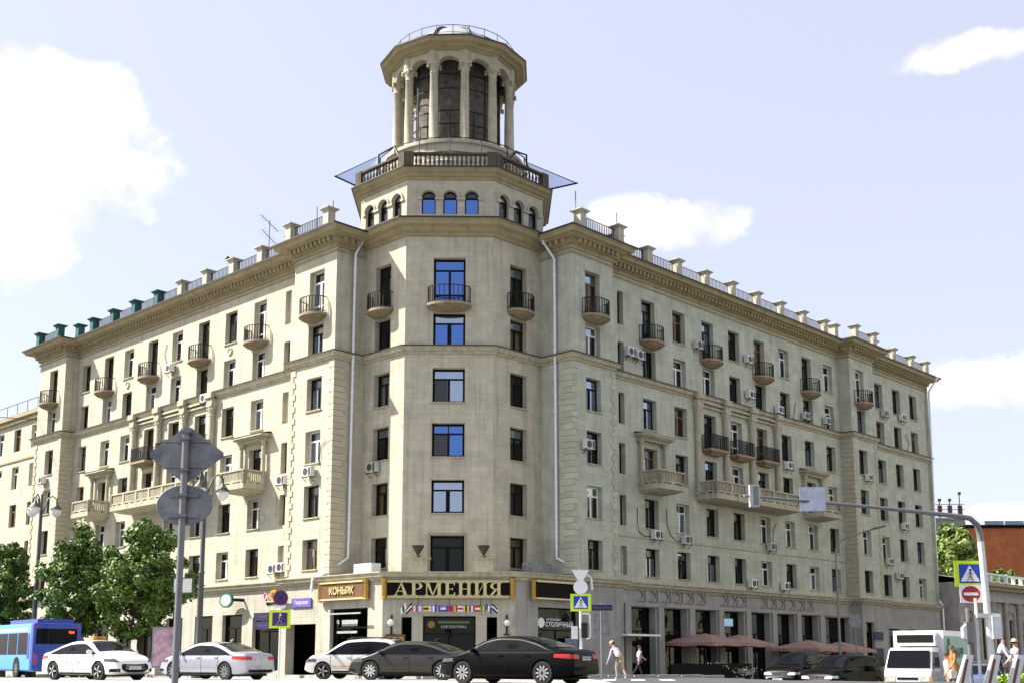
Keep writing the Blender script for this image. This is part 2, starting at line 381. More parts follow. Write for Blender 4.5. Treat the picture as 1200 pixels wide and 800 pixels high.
# ---- windows: frame + panes + curtains; meshes shared between alike windows
wcache = {}
rnd = random.Random(11)
def window_mesh(wd, ht, kind, fm):
    key = (round(wd, 2), round(ht, 2), kind, fm.name)
    if key in wcache: return wcache[key]
    f = MB(); t = .13 if wd > 1.8 else .075 if fm != FWHITE else .085; y0, y1 = -.035, .035
    def fb(x0, x1, z0, z1, e=0): f.box(x0, x1, y0-e, y1+e, z0, z1)
    h = wd/2; panes = []
    fb(-h, -h+t, 0, ht); fb(h-t, h, 0, ht); fb(-h+t, h-t, 0, t); fb(-h+t, h-t, ht-t, ht)
    if kind == 'narrow':
        zt = ht*.66; fb(-h+t, h-t, zt-.04, zt+.04, .003); panes = [(-h+t, h-t, t, zt-.04), (-h+t, h-t, zt+.04, ht-t)]
    else:
        zt = ht*(.70 if kind != 'door' else .76); fb(-h+t, h-t, zt-.05, zt+.05, .003)
        mw = .07 if kind != 'wide' else .12
        fb(-mw, mw, t, zt-.05, .005)
        panes = [(-h+t, -mw, t, zt-.05), (mw, h-t, t, zt-.05)]
        if kind == 'split': fb(-.035, .035, zt+.05, ht-t); panes += [(-h+t, -.035, zt+.05, ht-t), (.035, h-t, zt+.05, ht-t)]
        else: panes += [(-h+t, h-t, zt+.05, ht-t)]
        if kind == 'door':
            fb(-h+t, -mw, .62, .72, .002); fb(mw, h-t, .62, .72, .002)
    pm = []
    for (a, b_, c, d) in panes:
        g = MB(); g.add([(a-.01, 0, c-.01), (b_+.01, 0, c-.01), (b_+.01, 0, d+.01), (a-.01, 0, d+.01)], [(0,1,2,3)])
        pm.append(g)
    r = (f.mesh('window_frame', fm), pm, {}); wcache[key] = r; return r
def curtain_mesh(x0, x1, z0, z1, m, key):
    k = ('c', key, round(x0, 2), round(x1, 2), round(z0, 2), round(z1, 2), m.name)
    if k in wcache: return wcache[k]
    g = MB(); n = max(6, int((x1-x0)*14))
    g.sheet(n, 1, lambda i, j: (x0+(x1-x0)*i, .22+.03*sin(i*n*2.2), z0+(z1-z0)*j))
    wcache[k] = g.mesh('curtain', m, smooth=pi); return wcache[k]
def window(F, xc, z0, z1, wd, kind='std', y=0, fm=None, gm=None, curt=None, depth=.39, pick=None):
    r = rnd.random()
    if fm is None: fm = FDARK if r < .62 else (FWHITE if r < .92 else FBROWN)
    fme, pm, pc = window_mesh(wd, z1-z0, kind, fm)
    o = inst('window', fme, B, F @ T((xc, y+depth, z0)))
    for i, g in enumerate(pm):
        gq = gm[i % len(gm)] if isinstance(gm, (list, tuple)) else gm or (GLASSP if rnd.random() < .2 else GLASS)
        if (i, gq.name) not in pc: pc[i, gq.name] = g.mesh('pane', gq)
        inst('pane', pc[i, gq.name], o)
    ht = z1-z0; c = rnd.random() if curt is None else curt
    cm = CURT if rnd.random() < .72 else CURTO
    if c < .40:
        s = rnd.choice((-1, 1)); a = -wd/2+.03; q = rnd.choice((.35, .55)); e = a+wd*q
        if s > 0: a, e = -e, -a
        inst('curtain', curtain_mesh(a, e, .05, ht-.05, cm, kind), o)
    elif c < .55:
        inst('curtain', curtain_mesh(-wd/2+.03, wd/2-.03, .05, ht-.05, cm, kind), o)
    elif c < .66:
        inst('curtain', curtain_mesh(-wd/2+.03, wd/2-.03, ht*.62, ht-.05, cm, kind), o)
    return o
sill_cache = {}
def sill(F, xc, z0, wd, y=0):
    k = round(wd, 2)
    if k not in sill_cache:
        s = MB(); s.box(-wd/2-.06, wd/2+.06, -.09, .0, -.07, -.0); sill_cache[k] = s.mesh('window_sill', BELTM)
    inst('window_sill', sill_cache[k], B, F @ T((xc, y, z0)))
def facade(F, x0, x1, y, cols, m, z0=BAND-.3, z1=CORN+.2, tower=False):
    """cols: list of (xc, width, kind, {floor: 'door' or 'none'})"""
    holes = []; todo = []
    for (xc, wd, kind, spec) in cols:
        for fl, (a, b) in WZ.items():
            k = kind; s = spec.get(fl)
            if s == 'none': continue
            if s == 'door': a, b = (DOOR7 if fl == 7 else DOOR5 if fl == 5 else DOOR4); k = 'door'
            holes.append((xc-wd/2, xc+wd/2, a, b)); todo.append((xc, a, b, wd, k, fl))
    wall(F, x0, x1, z0, z1, holes, m, y)
    return todo
def fill(F, todo, y, gm=None, fm=None, sills=True, kindmap=None):
    for (xc, a, b, wd, k, fl) in todo:
        window(F, xc, a, b, wd, k, y, fm=fm, gm=gm)
        if sills and k != 'door' and k != 'narrow' and fl not in (6,): sill(F, xc, a, wd, y)
D7 = {7: 'door'}
PV = 1.1
# right wing columns (u of opening centre)
RA, RB, RC1, RC2, RC3, RB2, RA2, RC = 18.04, 21.5, 24.98, 28.33, 31.78, 35.26, 38.7, 42.1
WW = 1.45
rc = [(15.05, .62, 'narrow', {}), (RA, WW, 'std', {7: 'door', 4: 'door'}), (RB, WW, 'std', {}),
      (RC1, WW, 'std', {7: 'door', 5: 'door', 4: 'door'}), (RC2, WW, 'std', {5: 'door', 4: 'door'}), (RC3, WW, 'std', {7: 'door', 5: 'door', 4: 'door'}),
      (RB2, WW, 'std', {}), (RA2, WW, 'std', {7: 'door', 4: 'door'}), (RC, WW, 'std', {})]
fill(FR, facade(FR, 13.0, 43.7, 0, rc, WALLR), 0)
fill(FR, facade(FR, 9.0, 13.0, -PV, [(10.95, 1.4, 'std', D7)], WALLR), -PV)
fill(FR, facade(FR, 43.7, 47.8, -PV, [(45.4, 1.4, 'std', D7)], WALLR), -PV)
fill(FR, facade(FR, 47.8, 60.2, 0, [(50.95, 1.45, 'std', {}), (54.3, 1.45, 'std', {}), (57.65, 1.45, 'std', {})], WALLR), 0)
# left wing columns (v of opening centre)
LA, LB, LC1, LC2, LC3, LB2, LA2, LC = 18.72, 22.23, 25.75, 29.35, 32.9, 36.55, 39.78, 43.6
lc = [(-15.5, .66, 'narrow', {}), (-LA, WW, 'std', {7: 'door', 4: 'door'}), (-LB, WW, 'std', {}),
      (-LC1, WW, 'std', {7: 'door', 5: 'door', 4: 'door'}), (-LC2, WW, 'std', {5: 'door', 4: 'door'}), (-LC3, WW, 'std', {7: 'door', 5: 'door', 4: 'door'}),
      (-LB2, WW, 'std', {}), (-LA2, WW, 'std', {7: 'door', 4: 'door'}), (-LC, 1.35, 'std', {})]
fill(FL, facade(FL, -45.1, -13.3, 0, lc, WALL), 0)
fill(FL, facade(FL, -13.3, -9.0, -PV, [(-10.95, 1.5, 'std', D7)], WALL), -PV)
fill(FL, facade(FL, -49.9, -45.1, -PV, [(-47.2, 1.45, 'std', D7)], WALL), -PV)
# returns (pavilion sides) and closing walls
TP = 1.13; TPR = 1.48                                                                    # tower facet plane
wall(FL, -TPR, PV, BAND-.3, CORN+.2, [], WALLR, 9.0)                          # right pavilion, side towards tower: plane u=9
wall(FR, -PV, TP, BAND-.3, CORN+.2, [], WALL, 9.0)                           # left pavilion, side towards tower: plane v=9
wall(FL, 0, PV, BAND-.3, CORN+.2, [], WALLR, 43.7)
wall(FR, -PV, 0, BAND-.3, CORN+.2, [], WALL, 45.1)
def plainwall(pts, z0, z1, m, name='wall'):
    b = MB(); n = len(pts)
    for i in range(n-1):
        (x0, y0), (x1, y1) = pts[i], pts[i+1]; b.add([(x0,y0,z0),(x1,y1,z0),(x1,y1,z1),(x0,y0,z1)], [(0,1,2,3)])
    return b.obj(name, m, B)
plainwall([(13.0, -PV), (13.0, 0)], BAND-.3, CORN+.2, WALLR); plainwall([(47.8, -PV), (47.8, 0)], BAND-.3, CORN+.2, WALLR)
plainwall([(-PV, 13.3), (0, 13.3)], BAND-.3, CORN+.2, WALL); plainwall([(-PV, 49.9), (0, 49.9)], BAND-.3, CORN+.2, WALL)
plainwall([(60.2, -.3), (60.2, 14), (14, 14), (14, 49.9), (0, 49.9)], GZ0, CORN+.2, WALLR)
# inner walls behind the rooms, so windows look into dim rooms
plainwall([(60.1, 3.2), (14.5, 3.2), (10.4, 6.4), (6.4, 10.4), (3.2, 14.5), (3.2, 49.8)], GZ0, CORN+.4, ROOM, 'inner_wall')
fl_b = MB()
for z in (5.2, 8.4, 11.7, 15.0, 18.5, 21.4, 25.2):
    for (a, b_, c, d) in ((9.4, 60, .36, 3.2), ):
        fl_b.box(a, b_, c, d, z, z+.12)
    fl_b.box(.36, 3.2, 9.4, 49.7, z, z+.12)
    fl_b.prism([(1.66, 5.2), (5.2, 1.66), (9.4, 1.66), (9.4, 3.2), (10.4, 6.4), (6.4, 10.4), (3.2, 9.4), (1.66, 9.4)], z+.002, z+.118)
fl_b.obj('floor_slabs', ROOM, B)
# tower shaft: centre facet and the two side facets
fcM = FD((1.13+4.83)/2, (5.18+1.48)/2, -pi/4)                                    # x' along facet to the right, y' inward
tw_holes = [(-.955, .955, a, b) for fl, (a, b) in WZ.items() if fl != 7 and fl != 2]+[(-.955, .955, 21.5, 24.4), (-.98, .98, 5.5, 7.75)]
wall(fcM, -2.616, 2.616, BAND-.3, CORN+.2, tw_holes, WALL)
for fl, (a, b) in WZ.items():
    if fl == 7: window(fcM, 0, 21.5, 24.4, 1.91, 'door', fm=FDARK, gm=GLASSB, curt=.9)
    elif fl == 2: window(fcM, 0, 5.5, 7.75, 1.96, 'wide', fm=FDARK, gm=SHOPGL, curt=.9)
    else:
        window(fcM, 0, a, b, 1.91, {6: 'wide', 5: 'std', 4: 'split', 3: 'wide'}[fl], fm=FDARK, gm={6: [GLASSB, GLASSB, GLASSP], 5: [GLASS, GLASSP, GLASSP], 4: [GLASS, GLASSB, GLASSB, GLASSB], 3: [GLASSP, GLASSP, GLASSP]}[fl], curt={6: .5, 5: .1, 4: .3, 3: .62}[fl])
        sill(fcM, 0, a, 1.91)
fill(FL, facade(FL, -9.0, -5.18, TP, [(-7.25, 1.45, 'std', D7)], WALL), TP, fm=FDARK)
fill(FR, facade(FR, 4.83, 9.0, TPR, [(7.0, 1.45, 'std', D7)], WALL), TPR, fm=FDARK)
mbf = MB()                                                                   # moulded surround of terrace door
for x in (-1.12, 1.0): mbf.box(x, x+.12, -.07, .0, 5.5, 7.88)
mbf.box(-1.0, 1.0, -.07, .0, 7.76, 7.88)
mbf.obj('door_surround', TRIM, B, fcM)

# ---- swept mouldings
def sweep(path, prof, closed=False):
    """path of (u,v) with outward on the left-hand... computed by normals; prof list of (out, z)"""
    n = len(path); offs = []
    P = [Vector(p) for p in path]
    for i in range(n):
        def nrm(a, b): d = (b-a).normalized(); return Vector((d.y, -d.x))
        if closed: n0 = nrm(P[i-1], P[i]); n1 = nrm(P[i], P[(i+1) % n])
        else:
            n0 = nrm(P[i-1], P[i]) if i > 0 else nrm(P[0], P[1]); n1 = nrm(P[i], P[i+1]) if i < n-1 else n0
        m = (n0+n1); m = m/max(1e-6, m.length); m = m/max(.35, m.dot(n0)); offs.append(m)
    b = MB(); k = len(prof)
    for i in range(n):
        for (o, z) in prof: q = P[i]+offs[i]*o; b.v.append((q.x, q.y, z))
    for i in range(n if closed else n-1):
        j = (i+1) % n
        for a in range(k-1): b.f.append((i*k+a, j*k+a, j*k+a+1, i*k+a+1)); b.m.append(0)
    if not closed:
        b.f.append(tuple(range(k))); b.m.append(0); b.f.append(tuple((n-1)*k+a for a in range(k))[::-1]); b.m.append(0)
    return b
# outward: path runs with outside on its right-hand side -> left wing first (from far left to the corner), then tower, then right wing
outline = [(0, 50.0), (-PV, 50.0), (-PV, 45.1), (0, 45.1), (0, 13.3), (-PV, 13.3), (-PV, 9.0), (TP, 9.0), (TP, 5.18), (4.83, TPR), (9.0, TPR), (9.0, -PV), (13.0, -PV), (13.0, 0), (43.7, 0), (43.7, -PV), (47.8, -PV), (47.8, 0), (60.3, 0), (60.3, 1)]
# check orientation: for the left wing going to smaller v, direction (0,-1) -> normal (d.y,-d.x)=(-1,0): outward is -u. good
wing_l = outline[:8]; wing_r = outline[10:]; tow = outline[6:12]
cprof = [(.0, 25.5), (.1, 25.5), (.14, 25.62), (.14, 25.72), (.32, 25.74), (.32, 26.06), (.62, 26.08), (.66, 26.16), (.95, 26.18), (1.0, 26.34), (1.12, 26.42), (1.12, 26.47), (-.35, 26.62)]
dent = MB()
def dentils(path, o0, o1, z0, z1, step, wd):
    P = [Vector(p) for p in path]
    for a, b in zip(P, P[1:]):
        d = b-a; L = d.length; d.normalize(); n = Vector((d.y, -d.x)); k = int(L/step)
        ang = math.atan2(d.y, d.x)
        for i in range(k):
            q = a+d*((i+.5)*L/k)+n*((o0+o1)/2)
            dent.mbox(T((q.x, q.y, (z0+z1)/2)) @ RZ(ang), wd, o1-o0, z1-z0)
sweep(wing_l[:-1]+[(0.6, 9.0)], cprof).obj('cornice', TRIM, B); sweep([(9.0, .6)]+wing_r[1:], cprof).obj('cornice', TRIM, B)
dentils(wing_l[:-1]+[(0.4, 9.0)], .3, .58, 25.78, 26.05, .42, .2); dentils([(9.0, .4)]+wing_r[1:], .3, .58, 25.78, 26.05, .42, .2)
dent.obj('dentils', TRIM, B, kind='stuff')
re_ = [(1.13, 26.43), (1.17, 26.43), (1.17, 26.53), (-.35, 26.70)]
sweep(wing_l[:-1]+[(0.6, 9.0)], re_).obj('roof_edge', ROOF, B); sweep([(9.0, .6)]+wing_r[1:], re_).obj('roof_edge', ROOF, B)
# lower fillet that hangs below the cornice on the wings
sweep(wing_l[:-1]+[(TP, 9.0)], [(0, 25.2), (.07, 25.22), (.07, 25.33), (0, 25.35)]).obj('moulding', TRIM, B)
sweep([(9.0, TPR)]+wing_r[1:], [(0, 25.2), (.07, 25.22), (.07, 25.33), (0, 25.35)]).obj('moulding', TRIM, B)
tprof = [(0, 25.75), (.12, 25.75), (.16, 25.9), (.4, 26.0), (.45, 26.2), (.75, 26.28), (.82, 26.5), (.92, 26.55), (.92, 26.62), (-.3, 26.78)]
sweep([(TP, 9.3), (TP, 5.18), (4.83, TPR), (9.3, TPR)], tprof).obj('cornice', TRIM, B)
sweep([(TP, 9.3), (TP, 5.18), (4.83, TPR), (9.3, TPR)], [(.93, 26.58), (.96, 26.58), (.96, 26.67), (-.3, 26.86)]).obj('roof_edge', ROOF, B)
bprof = [(0, 18.5), (.08, 18.5), (.12, 18.62), (.26, 18.68), (.3, 18.84), (.36, 18.88), (.36, 18.93), (0, 19.0)]
sweep(wing_l, bprof).obj('belt_course', BELTM, B); sweep(outline[7:11], bprof).obj('belt_course', BELTM, B); sweep(wing_r[0:], bprof).obj('belt_course', BELTM, B)
fl_ = [(.37, 18.9), (.4, 18.9), (.4, 18.96), (0, 19.05)]
sweep(wing_l, fl_).obj('flashing', ROOF, B); sweep(outline[7:11], fl_).obj('flashing', ROOF, B); sweep(wing_r, fl_).obj('flashing', ROOF, B)
# thin string course low on the wings
sp = [(0, 8.35), (.05, 8.36), (.05, 8.46), (0, 8.47)]
sweep(outline[4:6], sp).obj('string_course', BELTM, B); sweep([(13.0, 0), (43.7, 0)], sp).obj('string_course', BELTM, B)

# ---- roof, parapet posts and roof railings
rf = MB()
rf.prism([(-.6, 50), (-.6, 12), (2, 9), (9, 2), (12, -.6), (60.2, -.6), (60.2, 14), (14, 14), (14, 50)], 26.45, 26.6)
rf.obj('roof', ROOF, B)
pb = MB(); pb.box(-.34, .34, -.34, .34, 0, .14); pb.box(-.27, .27, -.27, .27, .14, 1.12); pb.add([(-.27,-.27,1.12),(.27,-.27,1.12),(.27,.27,1.12),(-.27,.27,1.12),(-.43,-.43,1.26),(.43,-.43,1.26),(.43,.43,1.26),(-.43,.43,1.26)], [(0,1,5,4),(1,2,6,5),(2,3,7,6),(3,0,4,7)]); pb.box(-.45, .45, -.45, .45, 1.26, 1.33)
post_me = post_r = pb.mesh('parapet_post', POSTM); post_t = pb.mesh('parapet_post', TEAL)
rail_cache = {}
def rail_mesh(L, H=1.05, step=.17, r=.018):
    k = (round(L, 2), H)
    if k not in rail_cache:
        b = MB(); b.box(-L/2, L/2, -.02, .02, H-.03, H); b.box(-L/2, L/2, -.015, .015, .1, .13)
        n = int(L/step)
        for i in range(1, n): x = -L/2+L*i/n; b.box(x-r, x+r, -r, r, .12, H-.02)
        rail_cache[k] = b.mesh('roof_railing', IRON)
    return rail_cache[k]
def parapet(F, xs_, y, me, z=26.5, teal=()):
    for i, x in enumerate(xs_):
        inst('parapet_post', post_t if i in teal else me, B, F @ T((x, y, z)))
    for a, b_ in zip(xs_, xs_[1:]):
        L = abs(b_-a)-.6
        if 0 < L < 5: inst('roof_railing', rail_mesh(L), B, F @ T(((a+b_)/2, y, z)))
parapet(FR, [9.3, 13.0], -PV-.45, post_r); parapet(FR, [14.1+3.35*i for i in range(9)], -.45, post_r)
parapet(FR, [44.0, 47.2], -PV-.45, post_r); parapet(FR, [42.6], -.45, post_r); parapet(FR, [49.4, 53.0, 56.6, 59.6], -.45, post_r)
parapet(FL, [-9.3, -13.2], -PV-.45, post_me); parapet(FL, [-14.6-3.4*i for i in range(9)], -.45, post_me, teal=(5, 6, 7, 8))
parapet(FL, [-45.6, -49.2], -PV-.45, post_me, teal=(0, 1)); parapet(FL, [-44.3], -.45, post_me, teal=(0,))

# ---- quoins
qm = {}
def quoin(F, x, y, z, wd, ret):
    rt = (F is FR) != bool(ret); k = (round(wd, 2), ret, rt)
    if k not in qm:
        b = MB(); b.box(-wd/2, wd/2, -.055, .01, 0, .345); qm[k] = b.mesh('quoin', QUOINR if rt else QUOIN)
    inst('quoin', qm[k], B, F @ T((x, y, z)))
farq = MB()
def quoin_far(F, x, y, z, wd, ret):
    farq.v += []; vs = [F @ T((x, y, z)) @ Vector(p) for p in ((-wd/2,-.055,0),(wd/2,-.055,0),(wd/2,.01,0),(-wd/2,.01,0),(-wd/2,-.055,.345),(wd/2,-.055,.345),(wd/2,.01,.345),(-wd/2,.01,.345))]
    farq.add(vs, [(0,3,2,1),(4,5,6,7),(0,1,5,4),(1,2,6,5),(2,3,7,6),(3,0,4,7)])
for qf, F, y, xl, xr in ((quoin, FR, -PV, 9.0, 13.0), (quoin, FL, -PV, -13.3, -9.0), (quoin_far, FR, -PV, 43.7, 47.8), (quoin_far, FL, -PV, -49.9, -45.1)):
    for i in range(34):
        z = 5.65+i*.375; wd = .5 if i % 2 else .3
        qf(F, xl+wd/2-.06, y, z, wd, 0); qf(F, xr-wd/2+.06, y, z, wd, 0)
for qf, F, y, xe, s in ((quoin, FL, 9.0, PV, -1), (quoin, FR, 9.0, -PV, 1), (quoin_far, FL, 43.7, PV, -1), (quoin_far, FR, 45.1, -PV, 1)):   # on the return faces
    for i in range(34):
        z = 5.65+i*.375; wd = .95 if not i % 2 else .72
        qf(F, xe+s*wd/2, y, z, wd, 1)
farq.obj('quoins', QUOIN, B, kind='stuff')

# ---- balconies
def rail_run(b, pts, z0, H, step, r):
    """iron railing along points"""
    P = [Vector((*p, 0)) for p in pts]
    for a, c in zip(P, P[1:]):
        b.bar(a+Vector((0,0,z0+H)), c+Vector((0,0,z0+H)), .05, .04); b.bar(a+Vector((0,0,z0+.1)), c+Vector((0,0,z0+.1)), .03)
        n = max(1, int((c-a).length/step))
        for i in range(n): q = a.lerp(c, i/n); b.box(q.x-r, q.x+r, q.y-r, q.y+r, z0, z0+H)
bal_cache = {}
def round_balcony(F, xc, y, z, wd=2.0, d=.95, H=1.0):
    k = ('r', wd, d)
    if k not in bal_cache:
        arc = [(wd/2*cos(pi-t*pi/14), -.25*d-.75*d*sin(t*pi/14)) for t in range(15)]
        arc = [(-wd/2, 0)]+arc+[(wd/2, 0)]
        s = MB()
        s.prism([(x*1.06, yy*1.06) for x, yy in arc], -.16, 0); s.prism([(x*.96, yy*.95) for x, yy in arc], -.21, -.16); s.prism([(x*.93, yy*.92) for x, yy in arc], -.26, -.21)
        for i, f in enumerate((.9, .85, .79, .72, .63, .52, .38)): s.prism([(x*f, yy*f) for x, yy in arc], -.29-.03*i, -.26-.03*i)
        r = MB(); rail_run(r, arc, 0, H, .14, .022)
        bal_cache[k] = (s.mesh('slab', SLAB), r.mesh('railing', IRON))
    s, r = bal_cache[k]
    o = inst('balcony', s, B, F @ T((xc, y, z))); inst('railing', r, o)
def small_balcony(F, xc, y, z, wd=2.2, d=.85, H=1.0):
    k = ('s', wd, d)
    if k not in bal_cache:
        s = MB(); s.box(-wd/2, wd/2, -d, 0, -.16, 0); s.box(-wd/2+.15, wd/2-.15, -d+.12, 0, -.26, -.16); s.box(-wd/2+.4, wd/2-.4, -d+.3, 0, -.38, -.26)
        r = MB(); rail_run(r, [(-wd/2+.06, -.02), (-wd/2+.06, -d+.06), (wd/2-.06, -d+.06), (wd/2-.06, -.02)], 0, H, .14, .022)
        bal_cache[k] = (s.mesh('slab', SLAB), r.mesh('railing', IRON))
    s, r = bal_cache[k]
    o = inst('balcony', s, B, F @ T((xc, y, z))); inst('railing', r, o)
def stone_balcony(F, xc, y, z, wd, d, H=.95, posts=1):
    s = MB(); s.box(-wd/2, wd/2, -d, 0, -.30, 0); s.add([(-wd/2+.1,-d+.1,-.302),(wd/2-.1,-d+.1,-.302),(wd/2-.1,0,-.302),(-wd/2+.1,0,-.302),(-wd/2+.3,-d+.7,-.44),(wd/2-.3,-d+.7,-.44),(wd/2-.3,0,-.46),(-wd/2+.3,0,-.46)], [(4,5,6,7)[::-1],(0,1,5,4),(1,2,6,5),(3,0,4,7)])
    o = s.obj('balcony', BALC, B, F @ T((xc, y, z)))
    t = MB()
    def run(a, c, n):
        a = Vector((*a, 0)); c = Vector((*c, 0)); dd = (c-a); L = dd.length; ang = math.atan2(dd.y, dd.x); mid = (a+c)/2
        M = T(mid) @ RZ(ang)
        t.mbox(M @ T((0,0,H-.05)), L+.1, .22, .1); t.mbox(M @ T((0,0,.2)), L, .17, .1)
        t.mbox(M @ T((0,0,.03)), L, .17, .06)
        seg = L/n
        for i in range(n+1): t.mbox(M @ T((-L/2+i*seg, 0, H/2-.03)), .2, .2, H-.06)
        for i in range(n):
            x0 = -L/2+i*seg; q = max(3, int((seg-.3)/.17))
            t.mbox(M @ T((x0+.2, 0, .12)), .12, .165, .12); t.mbox(M @ T((x0+seg-.2, 0, .12)), .12, .165, .12)
            t.mbox(M @ T((x0+seg/2, 0, .12)), .25, .165, .12)
            for kk in range(q):
                x = x0+.2+(seg-.4)*(kk+.5)/q; t.mbox(M @ T((x, 0, .54)), .085, .085, .6)
    run((-wd/2+.1, -d+.1), (wd/2-.1, -d+.1), posts)
    run((-wd/2+.1, -.1), (-wd/2+.1, -d+.1), 1); run((wd/2-.1, -d+.1), (wd/2-.1, -.1), 1)
    t.obj('balustrade', BALC, o)
    return o
for x in (RA, RC1, RC3, RA2): round_balcony(FR, x, 0, 21.5)
for x in (10.95, 45.4): round_balcony(FR, x, -PV, 21.5)
for x in (LA, LC1, LC3, LA2): round_balcony(FL, -x, 0, 21.5)
for x in (10.95, 47.2): round_balcony(FL, -x, -PV, 21.5)
round_balcony(FL, -7.25, TP, 21.5, 1.9, .85); round_balcony(FR, 7.0, TPR, 21.5, 1.9, .85); round_balcony(fcM, 0, 0, 21.45, 2.5, .95)
for x in (RC1, RC2, RC3): small_balcony(FR, x, 0, 15.1)
for x in (LC1, LC2, LC3): small_balcony(FL, -x, 0, 15.1)
stone_balcony(FR, 28.55, 0, 11.75, 11.0, 1.7, posts=6); stone_balcony(FL, -29.4, 0, 11.75, 11.2, 1.7, posts=6)
for F, x in ((FR, RA), (FR, RA2), (FL, -LA), (FL, -LA2)):
    stone_balcony(F, x, 0, 11.75, 2.75, 1.75, posts=1)
    c = MB(); c.box(-1.75, 1.75, -.78, 0, 15.0, 15.14); c.box(-1.62, 1.62, -.64, 0, 14.9, 15.0); c.box(-1.5, 1.5, -.45, 0, 14.72, 14.9)
    c.add([(-1.78,-.82,15.14),(1.78,-.82,15.14),(1.78,0,15.3),(-1.78,0,15.3)], [(0,1,2,3)])
    c.obj('door_canopy', BELTM, B, F @ T((x, 0, 0)))
    for s in (-1, 1):
        q = MB(); q.lathe([(.2, 11.75), (.2, 11.9), (.145, 11.98), (.14, 13.6), (.125, 14.42), (.17, 14.46), (.13, 14.52), (.21, 14.68), (.23, 14.72)], 14, c=(x+s*1.28, -.24))
        q.obj('column', BALC, B, F, smooth=.6)
# giant columns between the three middle bays
def column_mesh():
    b = MB(); b.box(-.33, .33, -.36, 0, 11.75, 12.0)
    b.lathe([(.29, 12.0), (.3, 12.08), (.25, 12.15), (.245, 14.5), (.215, 17.25), (.25, 17.3), (.21, 17.36), (.24, 17.6), (.33, 17.86), (.34, 17.92)], 16, c=(0, -.16))
    for s in (-1, 1): b.lathe([(.0, -.05), (.1, -.05), (.1, .05), (0, .05)], 10, M=T((s*.27, -.36, 17.8)) @ Matrix.Rotation(pi/2, 4, 'X'))
    b.box(-.36, .36, -.5, 0, 17.92, 18.05)
    b.box(-.34, .34, -.46, 0, 18.05, 18.48)
    b.box(-.42, .42, -.58, -.3, 18.5, 18.90)
    return b.mesh('column', BALC, smooth=.6)
cm_ = column_mesh()
for u in (23.25, 26.7, 30.1, 33.6): inst('column', cm_, B, FR @ T((u, 0, 0)))
for v in (23.95, 27.6, 31.15, 34.8): inst('column', cm_, B, FL @ T((-v, 0, 0)))
for F, a, b_ in ((FR, 23.2, 33.7), (FL, -34.9, -23.9)):
    q = MB(); q.box(a, b_, -.2, 0, 18.06, 18.2); q.box(a, b_, -.3, 0, 18.32, 18.48); q.obj('frieze', BELTM, B, F)
# round medallions between the top floors of the left wing
for x in (LB, LC2, LB2):
    q = MB(); q.lathe([(.0, .05), (.16, .05), (.2, .09), (.27, .09), (.3, 0)], 18, M=T((0, 0, 0)) @ Matrix.Rotation(pi/2, 4, 'X')); q.obj('medallion', BALC, B, FL @ T((-x, 0, 21.6)), smooth=.5)

# ---- ground floor with shop openings
GTOP = 5.35
gl_holes = [(-17.9, -14.9, GZ0+2.2, 3.35), (-14.2, -11.2, GZ0+2, 2.75), (-21.4, -19.1, .45, 3.55), (-24.8, -22.6, .45, 3.55)]+[(-v-2.2, -v, .45, 3.5) for v in (26.4, 29.9, 33.4, 36.9, 40.4)]+[(-48.3, -46.2, .4, 3.4)]
def shopfront(F, holes, y, gm=SHOPGL, fm=FDARK, bars=True):
    for (a, b_, c, d) in holes:
        if b_-a < .5: continue
        wd = b_-a; ht = d-c; f = MB(); t = .09
        f.box(-wd/2, -wd/2+t, -.05, .05, 0, ht); f.box(wd/2-t, wd/2, -.05, .05, 0, ht); f.box(-wd/2+t, wd/2-t, -.05, .05, ht-t, ht); f.box(-wd/2+t, wd/2-t, -.05, .05, 0, t)
        f.box(-wd/2+t, wd/2-t, -.04, .04, ht*.72-.04, ht*.72+.04); f.box(-.04, .04, -.045, .045, t, ht*.72-.04)
        o = f.obj('shop_window', fm, B, F @ T(((a+b_)/2, y+.3, c)))
        for (x0, x1, z0, z1) in ((-wd/2+t, -.04, t, ht*.72-.04), (.04, wd/2-t, t, ht*.72-.04), (-wd/2+t, wd/2-t, ht*.72+.04, ht-t)):
            g = MB(); g.add([(x0,0,z0),(x1,0,z0),(x1,0,z1),(x0,0,z1)], [(0,1,2,3)]); g.obj('pane', gm, o)
# left wing ground floor
main_l = [h for h in gl_holes if h[1] <= -14.9 and h[0] > -45]
wall(FL, -45.1, -13.35, GZ0, GTOP, main_l, GFW, -.3, .5); wall(FL, -13.35, -3.9, GZ0, GTOP, [(-12.9, -9.95, GZ0+1.4, 2.75), (-8.6, -5.2, GZ0+1.6, 3.55)], GFW, -PV-.15, .6)
wall(FL, -49.9, -45.1, GZ0, GTOP, [gl_holes[-1]], GFW, -PV-.15, .5)
shopfront(FL, main_l, -.3); shopfront(FL, [(-8.6, -5.2, -.3, 3.55)], -PV-.15); shopfront(FL, [gl_holes[-1]], -PV-.15)
# centre of podium
pcM = FD((3.9-PV)/2-.07, (3.9-PV)/2-.07, -pi/4); PH = (3.9+PV)/sqrt(2)+.1
wall(pcM, -PH, PH, GZ0, GTOP, [(-1.45, 1.45, -.4, 3.05), (-2.62, -2.05, -.4, 3.0), (2.05, 2.62, -.4, 3.0)], GFW, 0, .7)
shopfront(pcM, [(-1.45, 1.45, -.4, 3.05)], .1)
